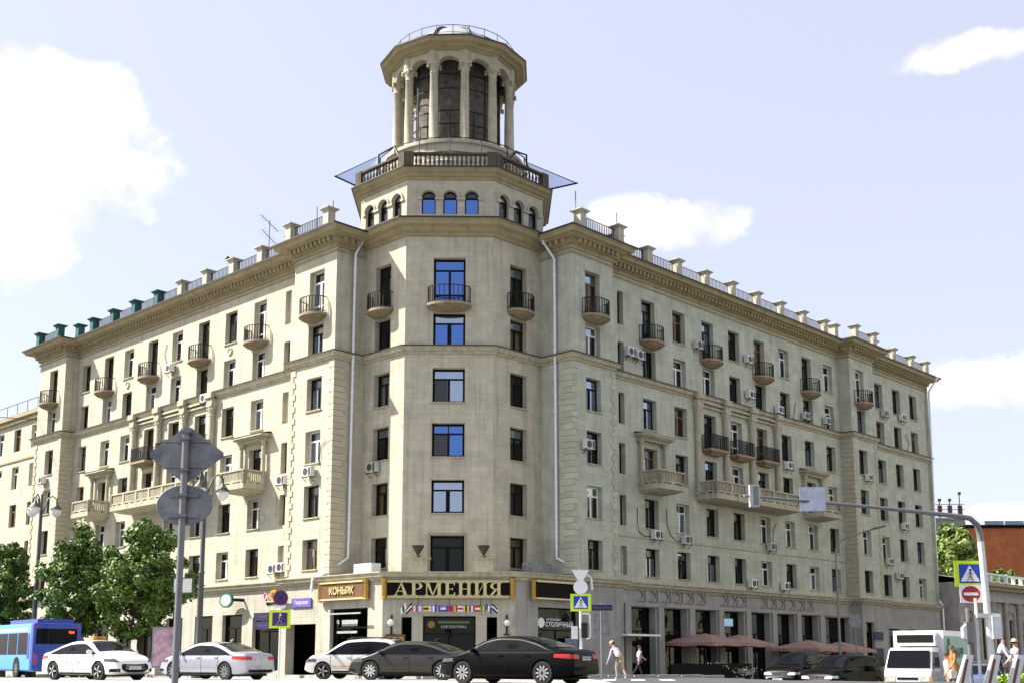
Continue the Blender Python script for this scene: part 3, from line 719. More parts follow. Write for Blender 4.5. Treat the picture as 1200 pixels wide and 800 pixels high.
# right wing ground floor
gr_holes = [(15.3+3.42*k, 15.3+3.42*k+2.5, -1.4, 3.95) for k in range(7)]+[(39.5, 43.4, -1.4, 3.9)]
ge_holes = [(50.0, 52.0, .9, 3.2), (53.4, 55.4, .9, 3.2), (56.8, 58.8, .9, 3.2)]
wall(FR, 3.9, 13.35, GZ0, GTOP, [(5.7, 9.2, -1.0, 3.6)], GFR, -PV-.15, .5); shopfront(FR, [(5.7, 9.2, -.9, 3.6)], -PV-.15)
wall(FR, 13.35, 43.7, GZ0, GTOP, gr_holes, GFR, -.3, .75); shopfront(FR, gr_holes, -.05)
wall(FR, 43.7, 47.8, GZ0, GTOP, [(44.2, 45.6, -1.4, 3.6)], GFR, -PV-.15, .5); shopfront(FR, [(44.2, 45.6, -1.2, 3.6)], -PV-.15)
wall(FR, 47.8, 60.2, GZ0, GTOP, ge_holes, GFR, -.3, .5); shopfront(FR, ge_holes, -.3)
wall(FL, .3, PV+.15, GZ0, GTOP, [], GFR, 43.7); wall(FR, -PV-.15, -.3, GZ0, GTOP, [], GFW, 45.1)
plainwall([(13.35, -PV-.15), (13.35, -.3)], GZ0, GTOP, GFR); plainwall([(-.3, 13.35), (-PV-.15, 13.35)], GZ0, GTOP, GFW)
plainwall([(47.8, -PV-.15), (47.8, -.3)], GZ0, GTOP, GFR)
# pilasters and lintel of the right shop fronts
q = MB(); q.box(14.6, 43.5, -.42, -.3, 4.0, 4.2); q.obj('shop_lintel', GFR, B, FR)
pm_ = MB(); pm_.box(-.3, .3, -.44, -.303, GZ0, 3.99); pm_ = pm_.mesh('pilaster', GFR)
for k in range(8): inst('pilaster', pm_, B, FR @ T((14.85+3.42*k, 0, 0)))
# band course over the ground floor, with its ledge
gout = [(-.3, 50), (-PV-.15, 50), (-PV-.15, 45.1), (-.3, 45.1), (-.3, 13.35), (-PV-.15, 13.35), (-PV-.15, 3.9), (3.9, -PV-.15), (13.35, -PV-.15), (13.35, -.3), (43.7, -.3), (43.7, -PV-.15), (47.8, -PV-.15), (47.8, -.3), (60.3, -.3)]
sweep(gout, [(0, 5.0), (.1, 5.02), (.14, 5.14), (.3, 5.2), (.34, 5.36), (.42, 5.4), (.42, 5.46), (-.6, 5.52), (-1.6, 5.53)]).obj('band_course', BELTM, B)
tr = MB(); tr.prism([(-PV, 9), (-PV, 4.0), (4.0, -PV), (9, -PV), (9, TPR), (4.83, TPR), (TP, 5.18), (TP, 9)], 5.3, 5.5); tr.obj('terrace', WALK, B)
# frieze reliefs over the shops of the right wing
fo = MB()
fo.box(-.6, .6, -.14, 0, .72, .8); fo.box(.5, .6, -.16, 0, 0, .72); fo.box(-.3, .5, -.1, 0, .0, .06)
for i in range(7):
    a0, a1 = -pi/2+pi*i/7, -pi/2+pi*(i+1)/7
    fo.bar((.02+.36*cos(a0), -.07, .37+.32*sin(a0)), (.02+.36*cos(a1), -.07, .37+.32*sin(a1)), .09, .14)
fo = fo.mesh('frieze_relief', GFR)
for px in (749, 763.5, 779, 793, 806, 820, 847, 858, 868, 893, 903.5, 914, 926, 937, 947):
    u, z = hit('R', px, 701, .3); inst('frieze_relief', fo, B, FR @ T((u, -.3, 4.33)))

# ---- downpipes at the re-entrant corners and at the far end
def pipe(pts, funnel=None, r=.09):
    b = MB(); b.tube(pts, r, 10)
    o = b.obj('downpipe', PIPE, B, smooth=.8)
    for i, (a, c) in enumerate(zip(pts, pts[1:])):
        a = Vector(a); c = Vector(c); n = int((c-a).length/1.9)
        for k in range(n):
            q = a.lerp(c, (k+.5)/n); d = (c-a).normalized()
            rb = MB(); rb.tube([q-d*.05, q+d*.05], r+.02, 10); rb.obj('pipe_collar', PIPE, o)
    if funnel:
        f = MB(); f.lathe([(r, -.35), (r*1.1, -.2), (.24, 0), (.24, .08)], 12, c=funnel[:2], M=T((0, 0, funnel[2]))); f.obj('rain_hopper', PIPE, o, smooth=.6)
pipe([(.5, 8.6, 26.1), (.1, 8.72, 25.2), (.1, 8.78, 8), (.1, 8.8, 6.6), (-1.0, 9.2, 5.75), (-1.6, 9.9, 5.3), (-1.62, 9.95, 4.6)], (.5, 8.6, 26.3))
pipe([(8.3, .6, 26.1), (8.75, .1, 25.0), (8.8, .1, 8), (8.8, .1, 6.6), (9.4, -1.1, 5.85), (9.9, -1.6, 5.4), (9.95, -1.62, 4.7)], (8.3, .6, 26.3))
pipe([(60.6, -1.0, 26.2), (60.3, -.4, 25.2), (60.32, -.15, 6), (60.35, -.5, 5.5), (60.35, -.5, -1)], (60.6, -1.0, 26.4), .09)

# ------------------------------------------------------------------ tower top: attic, terrace, rotunda, dome
TC = (7.0, 7.35); R_IN = 6.31
def octo(rin): R = rin/cos(pi/8); return [(TC[0]+R*cos(pi/8+k*pi/4), TC[1]+R*sin(pi/8+k*pi/4)) for k in range(8)]
oc = [(1.13, 5.18), (1.13, 9.58), (4.83, 13.28), (9.23, 13.28), (12.93, 9.58), (12.93, 5.18), (9.23, 1.48), (4.83, 1.48)]
kc = max(range(8), key=lambda k: -(Vector(oc[k])+Vector(oc[(k+1) % 8])).dot(Vector((1, 1))))
for k in range(8):
    a = Vector(oc[k]); b_ = Vector(oc[(k+1) % 8]); mid = (a+b_)/2; side = (a-b_).length
    d = (a-b_).normalized()                                      # going clockwise so inward is y'
    ang = math.atan2(d.y, d.x); F = FD(mid.x, mid.y, ang)
    inw = Vector((-sin(ang), cos(ang)))
    if inw.dot(Vector(TC)-mid) < 0: F = FD(mid.x, mid.y, ang+pi)
    xs3 = (-1.3, 0, 1.3); hw = .42; z0, zs, zt = 27.15, 28.2, 28.62
    wall(F, -side/2, side/2, 26.5, 29.55, [(x-hw, x+hw, z0, zt) for x in xs3], WALL)
    for x in xs3:
        sp_ = MB()
        for s in (-1, 1):
            arc = [(s*hw*cos(t*pi/16), zs+hw*sin(t*pi/16)) for t in range(9)]
            sp_.add([(s*hw, -.002, zt)]+[(p, -.002, q) for p, q in arc], [tuple(range(len(arc)+1))])
            for (p0, q0), (p1, q1) in zip(arc, arc[1:]): sp_.add([(p0,-.002,q0),(p1,-.002,q1),(p1,.33,q1),(p0,.33,q0)], [(0,1,2,3)])
        sp_.obj('arch_spandrel', WALL, B, F @ T((x, 0, 0)))
        f = MB(); arc = [(hw*cos(t*pi/12), zs+hw*sin(t*pi/12)) for t in range(13)]
        for (p0, q0), (p1, q1) in zip(arc, arc[1:]): f.bar((p0*.93, .22, zs+(q0-zs)*.93), (p1*.93, .22, zs+(q1-zs)*.93), .07)
        for s in (-1, 1): f.box(s*hw-(.07 if s > 0 else 0), s*hw+(0 if s > 0 else .07), .18, .25, z0, zs)
        f.box(-hw, hw, .18, .25, z0, z0+.09); f.box(-hw, hw, .17, .26, zs-.05, zs+.04)
        o = f.obj('window', FDARK, B, F @ T((x, 0, 0)))
        g = MB(); g.add([(-hw, .23, z0), (hw, .23, z0), (hw, .23, zs), (-hw, .23, zs)], [(0,1,2,3)]); g.obj('pane', GLASSB if k == kc else GLASS, o)
        g = MB(); g.add([(p, .23, q) for p, q in arc], [tuple(range(len(arc)))[::-1]]); g.obj('pane', GLASS, o)
        h = MB(); arc = [((hw+.1)*cos(t*pi/12), zs+(hw+.1)*sin(t*pi/12)) for t in range(13)]
        for (p0, q0), (p1, q1) in zip(arc, arc[1:]): h.bar((p0, -.04, q0), (p1, -.04, q1), .1, .12)
        for s in (-1, 1): h.box(s*(hw+.1)-.14, s*(hw+.1)+.14, -.1, 0, zs-.16, zs-.02)
        h.obj('archivolt', TRIM if 0 else WALL, B, F @ T((x, 0, 0)))
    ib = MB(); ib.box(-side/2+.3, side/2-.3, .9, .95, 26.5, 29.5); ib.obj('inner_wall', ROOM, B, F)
    # terrace balustrade on this side
    rin2 = .0
    t = MB(); L = side
    t.box(-L/2, L/2, -.12, .12, 30.0, 30.1); t.box(-L/2, L/2, -.14, .14, 30.82, 30.94)
    L = side+.18; n = 16 if side > 4.5 else 12
    for i in range(n):
        x = -L/2+.5+(L-1.0)*(i+.5)/n; t.lathe([(.07, 30.1), (.07, 30.16), (.045, 30.2), (.085, 30.38), (.04, 30.66), (.07, 30.72), (.07, 30.82)], 8, c=(x, 0))
    for s in (-1, 1): t.box(s*(L/2-.22)-.26, s*(L/2-.22)+.26, -.17, .17, 30.0, 30.98)
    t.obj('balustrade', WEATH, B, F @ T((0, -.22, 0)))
octr = oc[::-1]
def chk(path):   # make path orientation outward for sweep
    a, b_ = Vector(path[0]), Vector(path[1]); d = b_-a; n = Vector((d.y, -d.x)); return path if n.dot((a+b_)/2-Vector(TC)) > 0 else path[::-1]
ocp = chk(oc)
sweep(ocp, [(0, 29.3), (.06, 29.3), (.1, 29.45), (.2, 29.5), (.28, 29.62), (.45, 29.72), (.5, 29.84), (.58, 29.9), (.58, 29.93), (-.3, 29.98)], True).obj('cornice', TRIM, B)
sweep(ocp, [(.59, 29.9), (.63, 29.9), (.63, 29.98), (-.3, 30.01)], True).obj('roof_edge', ROOF, B)
sweep(ocp, [(0, 26.9), (.1, 26.9), (.1, 27.02), (0, 27.05)], True).obj('string_course', BELTM, B)
q = MB(); q.prism(oc[::-1], 29.7, 29.96); q.obj('terrace', WALK, B)
q = MB(); q.lathe([(4.65, 29.9), (4.65, 31.1), (4.55, 31.2), (4.5, 32.25), (4.65, 32.3), (4.65, 32.52), (0, 32.56)], 36, c=TC); q.obj('drum', WALL, B, smooth=.5)
NCOL = 12; RC_ = 3.78; camang = math.atan2(-DL.dot(-O2+Vector((0,0))) if 0 else 0, 1)
cdir = Vector((0, -1)); ca = math.atan2(cdir.dot(DL), cdir.dot(DR))            # angle (in building axes) facing the camera
col_ang = [ca+radians(13)+k*2*pi/NCOL for k in range(NCOL)]
cb = MB(); cb.box(-.4, .4, -.4, .4, 32.88, 33.0)
cb.lathe([(.38, 33.0), (.39, 33.1), (.32, 33.16), (.34, 33.22), (.295, 33.28), (.29, 35), (.25, 37.75), (.29, 37.8), (.25, 37.86), (.27, 38.05), (.34, 38.3), (.36, 38.34)], 16)
cb.box(-.37, .37, -.37, .37, 38.34, 38.44)
for sx in (-1, 1):
    for sy in (-1, 1): cb.lathe([(0, -.09), (.09, -.06), (.1, 0), (.09, .06), (0, .09)], 8, M=T((sx*.3, sy*.3, 38.22)))
cb.lathe([(.37, 38.44), (.37, 39.3)], 12)
cme = cb.mesh('rotunda_column', BALC, smooth=.7)
for a in col_ang: inst('rotunda_column', cme, B, T((TC[0]+RC_*cos(a), TC[1]+RC_*sin(a), 32.55-32.88*.971)) @ RZ(a) @ Matrix.Diagonal((1, 1, .971, 1)))
# arches between columns
for k in range(NCOL):
    a0, a1 = col_ang[k], col_ang[(k+1) % NCOL]; am = col_ang[k]+pi/NCOL
    p0 = Vector((RC_*cos(a0), RC_*sin(a0))); p1 = Vector((RC_*cos(a1), RC_*sin(a1))); L = (p1-p0).length; r = L/2-.33
    mid = (p0+p1)/2; F = T((TC[0]+mid.x, TC[1]+mid.y, 0)) @ RZ(am+pi/2)           # x' tangential, y' inward
    b = MB(); zc = 37.95; zt = 38.72; n = 10; ar = [(r*cos(pi*i/n), zc+r*.72*sin(pi*i/n)) for i in range(n+1)]
    for y_, s in ((-.26, 1), (.26, -1)):
        for i in range(n): b.add([(ar[i][0], y_, ar[i][1]), (ar[i+1][0], y_, ar[i+1][1]), (ar[i+1][0], y_, zt), (ar[i][0], y_, zt)], [(0,1,2,3)])
        b.add([(r, y_, zc), (L/2, y_, zc), (L/2, y_, zt), (r, y_, zt)], [(0,1,2,3)]); b.add([(-r, y_, zc), (-L/2, y_, zc), (-L/2, y_, zt), (-r, y_, zt)], [(0,1,2,3)])
    for i in range(n): b.add([(ar[i][0], -.26, ar[i][1]), (ar[i+1][0], -.26, ar[i+1][1]), (ar[i+1][0], .26, ar[i+1][1]), (ar[i][0], .26, ar[i][1])], [(0,1,2,3)])
    for s in (-1, 1): b.add([(s*r, -.26, zc), (s*L/2, -.26, zc), (s*L/2, .26, zc), (s*r, .26, zc)], [(0,1,2,3)])
    b.obj('arch', BALC, B, F)
# twelve sided entablature with corners over the columns
def ngon(rr): return [(TC[0]+rr*cos(a), TC[1]+rr*sin(a)) for a in col_ang]
pg = chk(ngon(4.02))
sweep(pg, [(-.6, 38.660), (0, 38.660), (.03, 38.810), (.1, 38.822), (.14, 38.906), (.34, 38.942), (.4, 39.026), (.72, 39.098), (.78, 39.242), (.88, 39.290), (.88, 39.350), (-.3, 39.482)], True).obj('entablature', TRIM, B)
sweep(pg, [(.89, 39.314), (.93, 39.314), (.93, 39.386), (-.3, 39.530)], True).obj('roof_edge', ROOF, B)
q = MB(); q.prism(ngon(3.95), 38.7, 38.8); q.prism(ngon(3.9), 39.25, 39.46); q.obj('rotunda_ceiling', ROOF, B)
# dome with ribs
dome = []
for i in range(9): t = i/8*pi/2; dome.append((3.3*cos(t) if i < 8 else 0, 39.45+2.5*sin(t)))
DOME = mat('dome_sheet', (.55, .56, .56), .35, .5, var=.2, scale=2)
q = MB(); q.lathe(dome, 24, c=TC); od = q.obj('dome', DOME, B, smooth=.9)
for k in range(8):
    a = ca+pi/8+k*pi/4; rb = MB(); rb.tube([(TC[0]+(r_+.04)*cos(a), TC[1]+(r_+.04)*sin(a), z+.04) for r_, z in dome], .1, 6); rb.obj('dome_rib', IRON, od)
rb = MB()
for k in range(24):
    a = k*2*pi/24; a2 = (k+1)*2*pi/24; p = (TC[0]+4.0*cos(a), TC[1]+4.0*sin(a)); p2 = (TC[0]+4.0*cos(a2), TC[1]+4.0*sin(a2))
    rb.bar((*p, 39.4), (*p, 40.5), .035); rb.bar((*p, 40.48), (*p2, 40.48), .03); rb.bar((*p, 40.0), (*p2, 40.0), .02)
rb.obj('roof_railing', IRON, B)
# core of the rotunda with dark glazing bars
CORE = mat('rotunda_core_wall', (.11, .10, .08), .9, var=.6, scale=2.5, bump=.5, bscale=8)
q = MB(); q.lathe([(2.55, 32.5), (2.55, 38.7)], 24, c=TC); q.obj('stair_core', CORE, B, smooth=.6)
q = MB()
for k in range(NCOL):
    a0, a1 = col_ang[k], col_ang[(k+1) % NCOL]; rr_ = 3.05
    p0 = Vector((TC[0]+rr_*cos(a0), TC[1]+rr_*sin(a0))); p1 = Vector((TC[0]+rr_*cos(a1), TC[1]+rr_*sin(a1)))
    q.bar((*p0, 32.6), (*p0, 38.6), .07); mid = (p0+p1)/2; q.bar((*mid, 32.6), (*mid, 35.2), .05)
    for z in (33.3, 34.3, 35.2, 36.7, 37.7): q.bar((*p0, z), (*p1, z), .06)
q.obj('glazing_bars', IRON, B)
q = MB()                                                       # scaffold frame round the drum
for k in range(16):
    a = ca+k*2*pi/16; a2 = ca+(k+1)*2*pi/16; p = (TC[0]+5.0*cos(a), TC[1]+5.0*sin(a)); p2 = (TC[0]+5.0*cos(a2), TC[1]+5.0*sin(a2))
    q.bar((*p, 30), (*p, 32.5), .05); q.bar((*p, 32.45), (*p2, 32.45), .05); q.bar((*p, 31.5), (*p2, 31.5), .04)
q.obj('service_railing', IRON, B)
# ------------------------------------------------------------------ text and sign helpers
def text_mesh(body, size, m, ext=.01, align='CENTER', bold=0):
    c = bpy.data.curves.new('lettering', 'FONT'); c.body = body; c.size = size; c.extrude = ext; c.align_x = align; c.align_y = 'CENTER'; c.offset = bold; c.resolution_u = 3
    o = bpy.data.objects.new('lettering', c); col.objects.link(o)
    me = bpy.data.meshes.new_from_object(o.evaluated_get(bpy.context.evaluated_depsgraph_get())); me.name = 'lettering'
    bpy.data.objects.remove(o); bpy.data.curves.remove(c)
    me.materials.clear(); me.materials.append(m); return me
UP = Matrix.Rotation(pi/2, 4, 'X')                       # text plane xy -> xz, facing -y
BW = T((*O2, 0)) @ RZ(math.atan2(DR.y, DR.x))             # building frame in world
def onwall(F, x, y, z): return BW @ F @ T((x, y, z))
def thing_at(name, M, label, cat, group=None):
    o = empty(name, label=label, cat=cat, group=group); o.matrix_world = M; return o

# ---- serif sign over the corner entrance
def serif(word, m, h=.74, gap=.13):
    b = MB(); x = 0; th = .03; tk, tn = .2, .075
    def box(x0, x1, z0, z1): b.box(x0*h, x1*h, -th, 0, z0*h, z1*h)
    def quad(pts): b.prism([(p*h, q*h) for p, q in pts], 0, th, M=UP)
    def serf(x0, x1):
        box(x0-.09, x1+.09, 0, .055); box(x0-.09, x1+.09, .945, 1)
    def bowl(cx, s):
        n = 10
        for i in range(n):
            a0, a1 = -pi/2+pi*i/n, -pi/2+pi*(i+1)/n
            ro, ri = .27, .27
            def P(a, o): return (cx+s*(.12+(.33 if o else .14)*cos(a)), .73+(.27 if o else .205)*sin(a))
            q = [P(a0, 1), P(a1, 1), P(a1, 0), P(a0, 0)]
            quad(q if s > 0 else q[::-1])
        for z in (.46, .935): box(min(cx, cx+s*.13), max(cx, cx+s*.13), z, z+.065)
    for ch in word:
        x0 = x; 
        if ch == 'А':
            quad([(x+.06, 0), (x+.13, 0), (x+.47, .9), (x+.44, 1)]); quad([(x+.62, 0), (x+.86, 0), (x+.5, 1), (x+.42, .98)]); box(x+.2, x+.64, .3, .36); box(x-.02, x+.24, 0, .055); box(x+.52, x+.96, 0, .055); wd = .95
        elif ch == 'Р': box(x+.1, x+.1+tk, .055, .945); serf(x+.1, x+.3); bowl(x+.3, 1); wd = .78
        elif ch == 'Я':
            box(x+.48, x+.48+tk, .055, .945); serf(x+.48, x+.68); bowl(x+.48, -1); quad([(x+.0, 0), (x+.2, 0), (x+.46, .46), (x+.3, .46)]); box(x-.05, x+.2, 0, .055); wd = .78
        elif ch == 'М':
            box(x+.1, x+.1+tn, .055, .945); serf(x+.1, x+.17); box(x+.83, x+.83+tk, .055, .945); serf(x+.83, x+1.03); quad([(x+.1, 1), (x+.48, 0), (x+.56, .0), (x+.3, 1)]); quad([(x+.48, 0), (x+.56, 0), (x+.92, 1), (x+.83, 1)]); wd = 1.14
        elif ch == 'Е':
            box(x+.1, x+.1+tk, .055, .945); box(x, x+.7, 0, .06); box(x, x+.68, .94, 1); box(x+.3, x+.55, .47, .53); box(x+.62, x+.7, .06, .24); box(x+.61, x+.68, .78, .94); box(x+.5, x+.56, .4, .6); wd = .75
        elif ch == 'Н': box(x+.1, x+.3, .055, .945); serf(x+.1, x+.3); box(x+.62, x+.82, .055, .945); serf(x+.62, x+.82); box(x+.3, x+.62, .47, .53); wd = .92
        elif ch == 'И': box(x+.1, x+.3, .055, .945); serf(x+.1, x+.3); box(x+.62, x+.82, .055, .945); serf(x+.62, x+.82); quad([(x+.3, .1), (x+.62, .84), (x+.62, .94), (x+.3, .2)]); wd = .92
        x += wd+gap
    W_ = x*h
    b.v = [(p[0]-W_/2, p[1], p[2]) for p in b.v]
    return b, W_
sgn = thing_at('shop_sign', onwall(pcM, -.05, -.02, 4.02), 'long dark sign with gilt serif letters over the corner entrance', 'shop sign')
b = MB(); b.box(-3.35, 3.35, -.2, 0, 0, .98); b.obj('board', DKBR, sgn)
for z0, z1 in ((.0, .13), (.85, .98)):
    b = MB(); b.box(-3.35, 3.35, -.225, -.203, z0, z1); b.box(-3.35, 3.35, -.25, -.226, z0+.0, z0+.03); b.box(-3.35, 3.35, -.25, -.226, z1-.03, z1)
    for i in range(67):
        x = -3.3+i*.1
        b.prism([(x-.05, z0+.03), (x, z1-.03), (x+.02, z1-.03), (x-.03, z0+.03)], .226, .24, M=UP)
    b.obj('gilt_border', GOLD, sgn)
lb, lw_ = serif('АРМЕНИЯ', GOLD, h=.70, gap=.1)
lb.obj('lettering', GOLD, sgn, T((.02, -.215, .14)) @ Matrix.Diagonal((6.0/lw_, 1, 1, 1)))
gc = MB(); gc.lathe([(.17, -.06), (.17, .0), (.14, .03), (.15, .95), (.17, .98), (.17, 1.06)], 12)
gcm = gc.mesh('gilt_column', GOLDD, smooth=.7)
for s in (-1, 1): inst('gilt_column', gcm, sgn, T((s*3.52, -.18, 0)))
def side_sign(F, x, y, wd, label, board, txt=None):
    o = thing_at('shop_sign', onwall(F, x, y, 4.02), label, 'shop sign')
    b = MB(); b.box(-wd/2, wd/2, -.28, 0, 0, .95); b.obj('board', board, o)
    b = MB(); b.box(-wd/2-.02, wd/2+.02, -.36, .0, .95, 1.05); b.box(-wd/2-.02, wd/2+.02, -.31, -.283, 0, .1); b.obj('rail', GOLD, o)
    for s in (-1, 1): inst('gilt_column', gcm, o, T((s*(wd/2+.16), -.2, 0)))
    if txt: inst('lettering', text_mesh(txt, .55, GOLD, .03, bold=.012), o, T((0, -.32, .5)) @ UP)
side_sign(FL, -7.2, -PV-.17, 3.9, 'brown shop sign with gilt lettering between two gilt columns', BROWN, 'КОНЬЯК')
side_sign(FR, 7.2, -PV-.17, 3.9, 'unlit dark shop sign with gilt end columns around corner', DKBR)
# flags on a line over the door
fl = thing_at('flag_garland', onwall(pcM, 0, -.5, 3.35), 'line of small national flags strung over the corner entrance', 'flags')
b = MB(); b.tube([(-2.7, 0, .28), (0, 0, .24), (2.7, 0, .28)], .012, 6); b.obj('cord', IRON, fl)
for x in (-1.7, 0, 1.7): b = MB(); b.tube([(x, 0, .25), (x, .5, .75)], .015, 6); b.obj('bracket', IRON, fl)
FC = {k: mat('flag_'+k, c, .8, var=.08) for k, c in dict(r=(.5,.03,.03), w=(.75,.75,.75), b=(.04,.06,.4), y=(.75,.5,.04), g=(.03,.25,.08), k=(.02,.02,.02), p=(.3,.25,.5)).items()}
for i, st in enumerate(['wkw', 'kwk', 'rwr', 'pwp', 'yky', 'wpw', 'bpb', 'pwb', 'brb', 'ryr', 'wrw', 'yky', 'bwr', 'rwr', 'gyg', 'bwb', 'kwk']):
    x = -2.5+i*.312; f = MB(); hz = i % 3 == 1; tl = (.35 if i < 2 else -.3 if i > 14 else 0)
    for j, ch in enumerate(st):
        f.mi = j
        if hz: f.sheet(4, 1, lambda a, c: (x-.15+.3*a+tl*.1*c, .025*sin(a*5+i), .24-.32*(j+c)/3+tl*(a-.5)))
        else: f.sheet(3, 2, lambda a, c: (x-.15+.3*(j+a)/3+tl*.1*c, .025*sin((j+a)*2.1+i), .24-.32*c+tl*((j+a)/3-.5)))
    f.obj('flag', [FC[c] for c in st], fl)
dt = thing_at('door_notice', onwall(pcM, 0, .3, 2.55), 'illuminated notice with round orange emblem above glass entrance doors', 'notice')
inst('lettering', text_mesh('LIVE FOOTBALL', .2, mat('dim_white_letters', (.35, .35, .33), .6, var=.2), .005, bold=.004), dt, T((.25, -.02, -.08)) @ UP)
b = MB(); b.box(-.62, 1.1, -.012, 0, .1, .24); b.obj('green_strip', mat('olive_strip', (.10, .14, .05), .6, var=.4, scale=12), dt)
b = MB(); b.lathe([(.0, -.02), (.19, -.02), (.2, .0)], 18, M=T((-1.0, -.0, .05)) @ UP); b.obj('emblem', mat('amber_emblem', (.30, .16, .03), .6, var=.5, scale=9), dt)
WLAMP = mat('lamp_globe', (.75, .74, .68), .25, var=.05)
for s, lab in ((-1, 'wall lantern with white globe beside the menu board'), (1, 'wall lantern with white globe above the small gold plaque')):
    o = thing_at('wall_lantern', onwall(pcM, s*3.15, -.02, 2.35), lab, 'lantern')
    b = MB(); b.box(-.05, .05, -.05, 0, -.3, .75); b.tube([(0, -.03, .55), (s*.0, -.3, .75), (0, -.42, .55)], .025, 6); b.box(-.18, .18, -.06, 0, -.34, -.28); b.obj('bracket', IRON, o)
    b = MB(); b.lathe([(.0, .14), (.12, .18), (.2, .32), (.16, .42), (.05, .5)], 12, c=(0, -.42)); b.obj('globe', WLAMP, o, smooth=1)
o = thing_at('menu_board', onwall(pcM, -2.95, -.02, 1.3), 'wooden menu board with three pinned sheets beside entrance', 'board')
b = MB(); b.box(-.55, .55, -.06, 0, 0, .75); b.obj('frame', BROWN, o)
for i in range(3): b = MB(); b.box(-.48+i*.33, -.2+i*.33, -.075, -.062, .1, .62); b.obj('sheet', mat('menu_sheet_%d' % i, (.42-.05*i, .26, .14), .7, var=.5, scale=8), o)
b = MB(); b.box(-.32, .32, -.05, 0, 0, .36); b.box(-.28, .28, -.06, -.05, .04, .08)
tag(b.obj('plaque', GOLDD, None, onwall(pcM, 3.0, -.02, 1.5)), 'small gold plaque on the stone beside entrance doors', 'plaque')
# urns on the terrace
ub = MB(); ub.lathe([(.16, 0), (.18, .06), (.08, .14), (.09, .22), (.22, .42), (.34, .62), (.36, .7), (.3, .7), (.2, .5)], 14)
ume = ub.mesh('urn', mat('dark_bronze', (.05, .045, .035), .6, .3, var=.3, scale=5), smooth=.8)
for x in (-1.95, 1.95): tag(inst('urn', ume, None, onwall(pcM, x*.95, 1.4, 6.35)), 'dark stone urn beside the terrace door above the sign', 'urn', 'urns flanking the terrace door')
for x in (-1.95, 1.95):
    b = MB(); b.box(-.55, .55, -.3, .3, 0, .78); b.box(-.75, .75, -.36, .36, .78, .85)
    tag(b.obj('pedestal', BALC, None, onwall(pcM, x*.95, 1.4, 5.5)), 'low stone pedestal carrying an urn beside terrace door', 'pedestal', 'pedestals on the corner terrace')
tag(inst('urn', ume, None, BW @ T((-.75, 10.0, 5.53))), 'dark urn on the ledge under the sunlit pavilion window', 'urn')

# ---- left wing signs
o = thing_at('hanging_sign', onwall(FL, -19.9, -1.0, 4.45), 'green oval projecting sign with single letter', 'shop sign')
b = MB(); b.lathe([(.0, -.06), (.56, -.06), (.56, .06), (0, .06)], 24, M=UP @ Matrix.Diagonal((1.35, .85, 1, 1))); b.obj('oval', mat('bottle_green', (.01, .13, .06), .4, var=.1), o)
b = MB(); b.lathe([(.0, -.075), (.42, -.075), (.42, .075), (0, .075)], 24, M=UP @ Matrix.Diagonal((1.35, .85, 1, 1))); b.obj('face', SWHITE, o)
inst('lettering', text_mesh('L', .42, MAT['bottle_green'], .005), o, T((0, -.085, 0)) @ UP)
b = MB(); b.box(.45, .95, -.03, .03, -.05, .05); b.box(.9, .96, -.1, .7, -.1, .1); b.obj('bracket', IRON, o)
o = thing_at('wall_lettering', onwall(FL, -15.9, -.32, 4.3), 'pale pink raised lettering on the cream wall', 'lettering')
inst('lettering', text_mesh('Салон', .62, mat('pink_letters', (.55, .3, .33), .6, var=.1), .02), o, T((.1, -.02, .28)) @ UP)
inst('lettering', text_mesh('красоты', .3, DKBR, .02), o, T((.1, -.02, -.15)) @ UP)
o = thing_at('hanging_sign', onwall(FL, -13.6, -1.7, 4.5), 'golden key shaped projecting sign', 'shop sign')
b = MB()
for i in range(14):
    a0, a1 = 2*pi*i/14, 2*pi*(i+1)/14; b.bar((.28*cos(a0), 0, .28*sin(a0)), (.28*cos(a1), 0, .28*sin(a1)), .13, .16)
b.bar((.28, 0, 0), (.95, 0, 0), .15); b.obj('key', mat('gold_paint', (.55, .33, .04), .45, .2, var=.15), o)
o = thing_at('street_plate', onwall(FL, -11.3, -PV-.2, 3.75), 'violet street name plate with white lettering on cream wall', 'sign')
b = MB(); b.box(-.95, .95, -.06, 0, 0, .52); b.obj('plate', PURP, o); inst('lettering', text_mesh('Тверская', .3, SWHITE, .004), o, T((0, -.068, .26)) @ UP)
o = thing_at('direction_board', onwall(FL, -16.4, -.5, 2.55), 'two dark indigo boards with faint lettering above shop door', 'sign')
for i in range(2):
    b = MB(); b.box(-1.0, 1.0, -.06, 0, i*.55, i*.55+.48); q = b.obj('board', DPURP, o); inst('lettering', text_mesh(('ювелирный', 'магазин')[i], .2, PURP, .004), q, T((0, -.066, i*.55+.24)) @ UP)
GLOWG = mat('green_shop_board', (.03, .35, .14), .5, var=.1)
for x, w_, z in ((-20.0, .8, .7), (-23.4, .5, .6)):
    b = MB(); b.box(-w_/2, w_/2, .0, .03, 0, .9); tag(b.obj('window_poster', GLOWG if x == -20.0 else SWHITE, None, onwall(FL, x, .06, z)), 'bright green poster inside shop window' if x == -20.0 else 'white poster inside shop window', 'poster')
